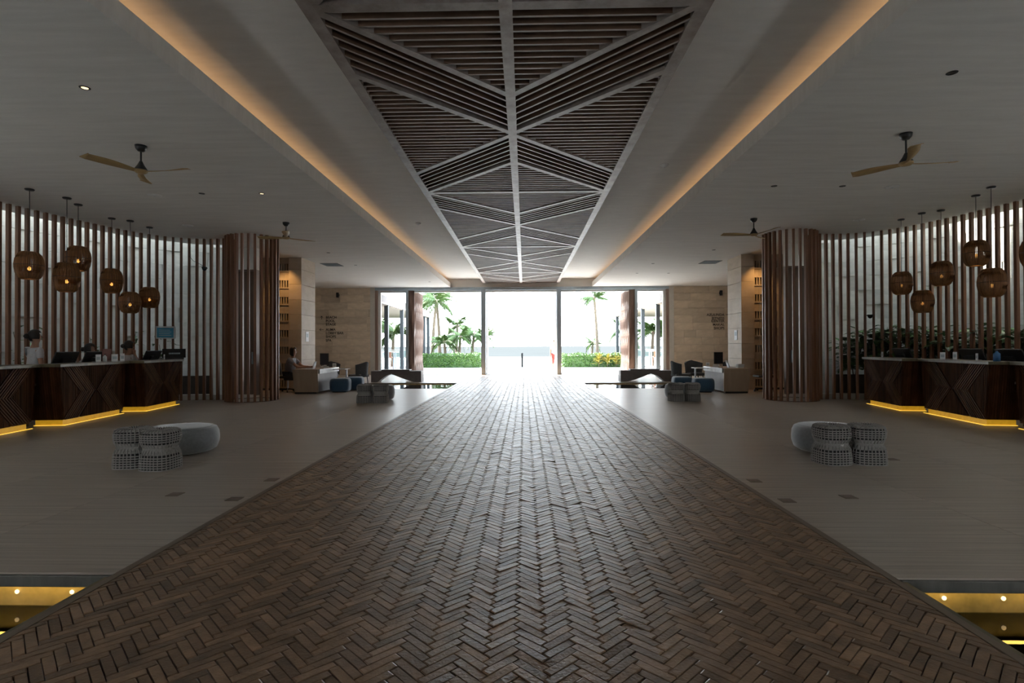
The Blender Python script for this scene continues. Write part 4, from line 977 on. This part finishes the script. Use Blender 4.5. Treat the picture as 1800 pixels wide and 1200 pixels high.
def person(label, loc, rz, top, bottom, hair='bun', seated=False, arms=((.0, -.1), (.0, -.1)), lean=0.0, seat=.47, long_sleeve=False, arm_pts=None):
    """figure facing +X local; arm_pts: dict side -> (elbow, wrist, finger direction)"""
    o = thing('person', label, 'person', loc, rz, None)
    hip = seat + .09 if seated else .90
    sh = hip + .47; V, E, Rr = [], [], []
    def add(p, r, par=None):
        V.append(Vector(p)); Rr.append(r)
        if par is not None: E.append((par, len(V) - 1))
        return len(V) - 1
    lx = lambda z: lean * (z - hip)
    pel = add((0, 0, hip), (.12, .15)); wst = add((lx(hip + .16), 0, hip + .16), (.095, .125), pel); chs = add((lx(hip + .36), 0, hip + .36), (.105, .145), wst)
    nk = add((lx(sh + .03) + .0, 0, sh + .05), .05, chs); hb = add((lx(sh + .13) + .015, 0, sh + .12), .052, nk)
    head = []
    for dx, dz, r in ((.02, .17, (.078, .068)), (.015, .235, (.092, .078)), (.0, .29, (.082, .072)), (-.01, .325, (.045, .042))): head.append(add((lx(sh + .13) + dx, 0, sh + dz), r, hb if not head else head[-1]))
    hz = sh + .235; hx = lx(sh + .13) + .015
    sleeve = []
    for sy in (-1, 1):
        sp = Vector((lx(sh) + 0, sy * .185, sh - .02))
        el, wr, fd = (arm_pts or {}).get(sy, ((.02 + lx(sh), sy * .235, sh - .30), (.10 + lx(sh), sy * .21, sh - .54), (.3, 0, -1)))
        el, wr, fd = Vector(el), Vector(wr), Vector(fd).normalized()
        a = add(sp, .052, chs); e = add(el, .040, a); w = add(wr, .026, e)
        sleeve.append((sp, sp.lerp(el, .62)))
        sd = fd.cross(Vector((0, sy, 0.2))); sd = sd.normalized() if sd.length > .1 else Vector((1, 0, 0))
        pm = add(wr + fd * .045, (.030, .018), w)
        for k, (off, ln) in enumerate(((-.026, .062), (-.009, .074), (.009, .07), (.026, .055))):
            b_ = wr + fd * .075 + sd * off; f1 = add(b_, .0095, pm); f2 = add(b_ + fd * ln * .55 + Vector((0, 0, -.004)), .0085, f1); add(b_ + fd * ln + Vector((0, 0, -.015)), .007, f2)
        th = add(wr + fd * .035 + sd * -.036, .011, pm); add(wr + fd * .07 + sd * -.055 + Vector((0, 0, -.01)), .009, th)
    legs = []
    for sy in (-1, 1):
        h = Vector((0, sy * .09, hip - .03))
        if seated: kn, an = Vector((.42, sy * .11, hip - .02)), Vector((.40, sy * .11, .09))
        else: kn, an = Vector((.02, sy * .095, .48)), Vector((-.01, sy * .10, .08))
        a = add(h, .088, pel); k = add(kn, .062, a); f = add(an, .040, k); hl = add(an + Vector((.03, 0, -.035)), .038, f); add(an + Vector((.16, 0, -.052)), (.036, .022), hl); legs.append((h, kn, an))
    skin_mesh(V, E, Rr, 'skin', 'body', o)
    # clothes follow the body a little outside of it
    v = [(0, 0, hip - .04), (lx(hip + .16), 0, hip + .16), (lx(hip + .36), 0, hip + .37), (lx(sh), 0, sh + .01)]; e = [(0, 1), (1, 2), (2, 3)]; r = [(.145, .175), (.128, .158), (.142, .180), (.075, .09)]
    for a, b in sleeve: v += [a, b]; n = len(v); e += [(2, n - 2), (n - 2, n - 1)]; r += [.078, .064]
    skin_mesh(v, e, r, top, 'shirt', o)
    v = [(0, 0, hip + .02)]; e = []; r = [(.135, .163)]
    for h, k, a in legs: v += [h, k, a + Vector((0, 0, .03 if bottom == 'trousers' else .3))]; n = len(v); e += [(0, n - 3), (n - 3, n - 2), (n - 2, n - 1)]; r += [.100, .076, .056]
    skin_mesh(v, e, r, bottom, 'trousers', o)
    # hair, face
    hm = MB(); NU, NV = 22, 14; keep = []
    for i in range(NV + 1):
        th = PI * i / NV
        for j in range(NU):
            ph = 2 * PI * j / NU; dx, dy, dz = math.sin(th) * math.cos(ph), math.sin(th) * math.sin(ph), math.cos(th)
            dn = .075 if (hair == 'bob' and dz < 0 and dx < .35) else (.02 if dz < 0 else 0)
            hm.v.append((hx - .012 + .112 * dx, .094 * dy * (1.08 if hair == 'bob' else 1), hz + .028 + .118 * dz - dn))
    for i in range(NV):
        for j in range(NU):
            th, ph = PI * (i + .5) / NV, 2 * PI * (j + .5) / NU; dx, dz = math.sin(th) * math.cos(ph), math.cos(th)
            if dx > .30 and dz < .52: continue
            if hair != 'bob' and dz < -.45 and dx > -.5: continue
            hm.f.append((i * NU + j, (i + 1) * NU + j, (i + 1) * NU + (j + 1) % NU, i * NU + (j + 1) % NU)); hm.mi.append(0)
    if hair == 'bun': hm.lathe([(.001, -.05), (.03, -.042), (.05, 0), (.03, .042), (.001, .05)], 12, (hx - .14, 0, hz + .01))
    hm.build('hair', 'hair', o, True)
    f = MB(); f.tube([(hx + .088, 0, hz + .012), (hx + .108, 0, hz - .022), (hx + .088, 0, hz - .03)], [.008, .014, .009], 6); f.build('nose', 'skin', o, True)
    for sy in (-1, 1):
        MB().lathe([(.001, -.008), (.007, -.005), (.009, 0), (.007, .005), (.001, .008)], 8).xform(Matrix.Translation((hx + .082, sy * .031, hz + .012))).build('eye', 'eye', o, True)
        MB().lathe([(.001, -.022), (.012, -.015), (.016, 0), (.012, .018), (.001, .026)], 8).xform(Matrix.Translation((hx - .01, sy * .078, hz - .005)) @ Matrix.Scale(.5, 4, (0, 1, 0))).build('ear', 'skin', o, True)
    MB().rbox((hx + .084, 0, hz - .055), (.014, .04, .010)).build('mouth', 'lips', o)
    return o
person('woman with dark hair in a white top standing behind the left counter', (-9.25, 10.28, 0), math.radians(62), 'shirt_white', 'trousers', 'bun')
person('person with dark hair stooping behind the cards at the left counter', (-9.25, 11.3, 0), math.radians(20), 'shirt_white', 'trousers', 'bun', seated=True, lean=.35, seat=.55, arm_pts={1: ((.2, .24, .85), (.36, .14, .80), (1, 0, 0)), -1: ((.2, -.24, .85), (.36, -.12, .80), (1, 0, 0))})
person('woman in a white top seated behind the farthest left counter, hand near her face', (-9.2, 12.6, 0), math.radians(60), 'shirt_white', 'trousers', 'bun', seated=True, lean=.12, seat=.62, arm_pts={-1: ((.25, -.2, .90), (.17, -.07, 1.22), (-.1, .1, 1)), 1: ((.14, .25, .90), (.34, .16, .82), (1, 0, 0))})
person('woman with a black bob and grey top seated at the left concierge desk', (-7.12, 16.72, 0), .0, 'shirt_grey', 'trousers', 'bob', seated=True, lean=.22, seat=.46, arm_pts={1: ((.33, .22, .78), (.58, .14, .765), (1, -.1, 0)), -1: ((.33, -.2, .78), (.58, -.12, .765), (1, .1, 0))})
person('person in a pale top and red shorts walking outside behind the right center post', (1.78, 29.3, 0), math.radians(-95), 'shirt_white', 'shorts_red', 'bun')
for x, y, lab in ((-9.25, 11.3, 'dark counter stool under the stooping person'), (-9.2, 12.6, 'dark counter stool under the seated woman behind the farthest left counter')):
    o = thing('counter_stool', lab, 'stool', (x, y, 0)); hz_ = .55 if y < 12 else .62
    MB().lathe([(.001, hz_ - .09), (.17, hz_ - .09), (.19, hz_ - .06), (.17, hz_ - .02), (.001, hz_ - .02)], 20).build('seat', 'black_matte', o, True); MB().tube([(0, 0, .02), (0, 0, hz_ - .09)], .025, 8).build('column', 'silver', o); MB().lathe([(.001, 0), (.2, 0), (.2, .015), (.03, .03), (.001, .03)], 20).build('base', 'silver', o)

# ------------------------------------------------------------------ outdoors
struct(MB().box(-40, 40, 26.5, 36.2, -.5, -.002).build('terrace', 'terrace'))
struct(MB().box(-40, 40, 60.0, 69.0, -4.5, -.12).build('beach_terrace', 'sand'))
struct(MB().box(-40, 40, 68.6, 69.0, -.12, .02).build('terrace_edge', 'bench'))
b = MB(); b.box(-40, 40, 36.2, 60.0, -.6, -.5); struct(b.build('outdoor_pool_basin', 'terrace'))
MB().box(-40, 40, 36.2, 60.0, -.102, -.10).build('outdoor_pool_water', 'water')['kind'] = 'structure'
struct(MB().box(-3000, 3000, 69.0, 5000, -5.2, -5).build('sea', 'sea'))
struct(MB().box(-60, 60, -40, -7.2, -.5, -.01).build('forecourt', 'terrace'))
roof = MB(); roof.box(-11, 11, 26.75, 28.3, 4.26, 4.6); struct(roof.build('roof_overhang', 'plaster'))
for s in (-1, 1):
    X = lambda a, b: (min(s * a, s * b), max(s * a, s * b)); nm = SIDE[s]
    wg = thing('terrace_pavilion', 'flat-roofed open pavilion with dark steel posts outside on the %s' % nm, 'pavilion', (0, 0, 0), 0, 'terrace pavilions')
    MB().box(*X(7.0, 16), 26.9, 41.2, 3.62, 4.0).build('roof', 'wing_fascia', wg); MB().box(*X(6.96, 16), 26.85, 41.25, 3.56, 3.62).build('soffit_edge', 'white_trim', wg)
    MB().box(*X(7.05, 15.9), 27, 41.1, 3.52, 3.56).build('soffit', 'wing_soffit', wg)
    for y in (28.6, 32.2, 35.8, 39.3, 41.0): MB().box(*X(7.0, 7.2), y - .1, y + .1, 0, 3.56).build('post', 'steel_dark', wg)
    for y in (28.6, 32.2, 35.8, 39.3): MB().box(*X(14.8, 15.0), y - .1, y + .1, 0, 3.56).build('post', 'steel_dark', wg)
    gr = thing('glass_railing', 'clear glass railing along the %s pavilion' % nm, 'railing', (0, 0, 0), 0, 'glass railings')
    for k in range(3): MB().box(*X(7.3 + k * 2.5, 9.7 + k * 2.5), 35.80, 35.815, .06, 1.12).build('glass_pane', 'glass', gr)
    MB().box(*X(7.3, 14.7), 35.78, 35.835, 0, .06).build('rail_base', 'silver', gr); MB().box(*X(7.3, 14.7), 35.785, 35.83, 1.12, 1.15).build('top_rail', 'white_trim', gr)
    tb = thing('bar_table', 'long white bar table under the %s pavilion' % nm, 'table', (s * 9.2, 33.3, 0), 0, 'bar tables')
    MB().box(-1.6, 1.6, -.35, .35, 1.02, 1.08).build('table_top', 'white_trim', tb)
    for kx in (-1.4, 1.4):
        for ky in (-.25, .25): MB().box(kx - .03, kx + .03, ky - .03, ky + .03, 0, 1.02).build('leg', 'steel', tb)
    nms = ['nearest the opening', 'second', 'third', 'outermost']
    for k in range(4):
        st = thing('bar_stool', 'brown bar stool before the %s bar table, %s' % (nm, nms[k]), 'bar stool', (s * (8.0 + k * .8), 32.7, 0), 0, 'bar stools')
        MB().box(-.19, .19, -.19, .19, .70, .75).build('seat', 'stool_brown', st)
        for i in (-1, 1):
            for j in (-1, 1): MB().tube([(i * .15, j * .15, .70), (i * .2, j * .2, 0)], .014, 6).build('leg', 'stool_brown', st)
        MB().box(-.19, .19, -.2, -.17, .75, 1.05).build('backrest', 'stool_brown', st)
        MB().box(-.18, .18, -.19, -.17, .3, .33).build('footrest', 'stool_brown', st)

def hedge(x0, x1, y0, y1, h, label, seed):
    rnd = random.Random(seed); o = thing('hedge', label, 'hedge', ((x0 + x1) / 2, (y0 + y1) / 2, 0), 0, 'terrace hedges')
    w, d = (x1 - x0) / 2, (y1 - y0) / 2; MB().box(-w + .1, w - .1, -d + .1, d - .1, 0, h - .1).build('branches', 'leaf', o)
    f = MB()
    for _ in range(5200):
        face = rnd.random(); x, y, z = rnd.uniform(-w, w), rnd.uniform(-d, d), rnd.uniform(.02, h)
        if face < .45: y = -d + rnd.uniform(-.02, .12)
        elif face < .75: z = h + rnd.uniform(-.12, .04) + .04 * math.sin(x * 5)
        elif face < .88: x = (-1 if rnd.random() < .5 else 1) * w
        else: y = d
        a = rnd.uniform(0, 2 * PI); el = rnd.uniform(-.6, 1.0); l = rnd.uniform(.06, .11)
        dv = Vector((math.cos(a) * math.cos(el), math.sin(a) * math.cos(el), math.sin(el))); sd = dv.cross(Vector((rnd.uniform(-1, 1), rnd.uniform(-1, 1), rnd.uniform(-1, 1)))).normalized() * l * .35; p = Vector((x, y, max(z, .03)))
        f.add([p, p + dv * l * .5 + sd, p + dv * l, p + dv * l * .5 - sd], [(0, 1, 2, 3)])
    f.build('foliage', 'leaf_sun', o)
hedge(-6.6, -2.62, 35.0, 36.0, .88, 'clipped green hedge on the terrace left of the opening', 3); hedge(2.62, 6.6, 35.2, 36.1, .84, 'clipped green hedge on the terrace right of the opening', 4)
for i, x in enumerate((4.9, 5.45, 6.0)):
    rnd = random.Random(i); o = thing('croton_plant', 'yellow-green croton in front of the right hedge, %s' % ['nearest the center', 'middle one', 'outermost'][i], 'plant', (x, 34.95, 0), 0, 'croton plants')
    f = MB(); MB().tube([(0, 0, 0), (0, 0, .4)], .02, 6).build('stem', 'stem', o)
    for k in range(46):
        a, el = rnd.uniform(0, 2 * PI), rnd.uniform(.2, 1.4); leaf_shape(f, (0, 0, rnd.uniform(.15, .6)), (math.cos(a) * math.cos(el), math.sin(a) * math.cos(el), math.sin(el)), rnd.uniform(.35, .6), .10, .2)
    f.build('foliage', 'leaf_yellow', o)
# palms
def frond_mesh(ln, seed, droop):
    rnd = random.Random(seed); mb = MB(); pts = []
    for i in range(13):
        t = i / 12; pts.append(Vector((ln * t * (1 - .12 * t), 0, ln * (.30 * t - droop * t * t))))
    mb.tube(pts, [.028 * (1 - .85 * i / 12) for i in range(13)], 4, False)
    for i in range(1, 43):
        t = .10 + .90 * i / 43; k = t * 12; a = int(min(k, 11)); p = pts[a].lerp(pts[a + 1], min(k - a, 1)); l = ln * .30 * math.sin(min(1, t * 1.15 + .12) * PI * .92) + .06
        for sy in (-1, 1):
            d = Vector((.55, sy * .8, -.25 - rnd.uniform(0, .35))).normalized(); wv = Vector((.042, 0, .012)) * (ln / 1.8)
            mid = p + d * l * .55; e = p + d * l + Vector((0, 0, -l * .25)); mb.add([p - wv * .4, p + wv * .4, mid + wv * .6, e, mid - wv * .6], [(0, 1, 2, 4), (4, 2, 3)])
    return mb.mesh('frond', 'palm_leaf')
FR = [frond_mesh(1.9, k, d) for k, d in enumerate((.35, .6, .95))]
def palm(x, y, h, label, scale=1.0, bend=0.3, z0=0.0, n=15, seed=1, hang=False):
    rnd = random.Random(seed); o = thing('palm_tree', label, 'palm tree', (x, y, z0), 0, 'palm trees')
    pts = [(bend * (i / 14) ** 2, 0, h * i / 14) for i in range(15)]
    MB().tube(pts, [(.15 - .06 * i / 14 + .012 * (i % 2)) * min(1, .55 + scale * .5) for i in range(15)], 8).build('trunk', 'palm_trunk', o, True)
    for k in range(n):
        a = 2 * PI * k / n + rnd.uniform(-.2, .2); lift = rnd.uniform(-.35, .75)
        q = inst('frond', FR[0 if lift > .35 else (1 if lift > 0 else 2)], o, (pts[-1][0], 0, h), (0, -lift, a)); q.scale = (scale, scale, scale)
    MB().lathe([(.001, -.2), (.12, -.12), (.14, 0), (.06, .15), (.001, .15)], 10).xform(Matrix.Translation((pts[-1][0], 0, h))).build('crown_heart', 'palm_trunk', o, True)
G = -.3
palm(-7.3, 44, 5.3, 'tall coconut palm left of the opening, leftmost of the two tall trunks', 1.1, .35, G, 14, 2); palm(-7.0, 46, 5.9, 'tall coconut palm left of the opening, right one of the two tall trunks', 1.1, -.3, G, 14, 3)
palm(-5.6, 46, 3.4, 'young palm with upright fronds above the left hedge', .85, .1, G, 13, 4); palm(-5.0, 43, 2.4, 'short bushy palm just behind the left hedge center', .8, .1, G, 15, 5)
palm(-6.0, 42.5, 2.0, 'short bushy palm behind the left end of the left hedge', .75, -.1, G, 15, 6); palm(-4.1, 44, 2.6, 'small palm behind the right end of the left hedge, left one', .75, .2, G, 13, 7); palm(-3.4, 46, 2.5, 'small palm behind the right end of the left hedge, right one', .7, .15, G, 13, 8)
palm(6.15, 45, 5.6, 'tall single palm right of the opening', .8, -.25, G, 12, 9); palm(5.8, 46, 1.9, 'small palm beside the tall right palm', .55, .1, G, 11, 10)
palm(-10.0, 41.8, 2.7, 'bushy palm seen under the left pavilion, nearer the opening', .95, .1, G, 16, 11); palm(-11.6, 43, 3.1, 'bushy palm seen under the left pavilion, outer one', .95, .1, G, 16, 12)
palm(9.9, 42, 2.7, 'bushy palm seen under the right pavilion, nearer the opening', .95, .1, G, 16, 13); palm(11.4, 43, 3.1, 'bushy palm seen under the right pavilion, outer one', .95, .1, G, 16, 14); palm(8.2, 44, 3.0, 'palm between the right pavilion posts near the carved pier', .9, .1, G, 15, 15)
struct(MB().box(-14, -2.4, 36.9, 50, -.6, G + .01).build('planting_bed_left', 'lawn')); struct(MB().box(2.4, 14, 36.9, 50, -.6, G + .01).build('planting_bed_right', 'lawn'))
o = thing('bollard', 'slim dark bollard on the terrace in the middle of the opening', 'bollard', (0.0, 35.4, 0)); MB().lathe([(.001, 0), (.06, 0), (.06, .90), (.045, .93), (.001, .93)], 14).build('post', 'black_iron', o, True); MB().lathe([(.001, 0), (.10, 0), (.10, .015), (.001, .015)], 14).build('base_plate', 'steel', o)
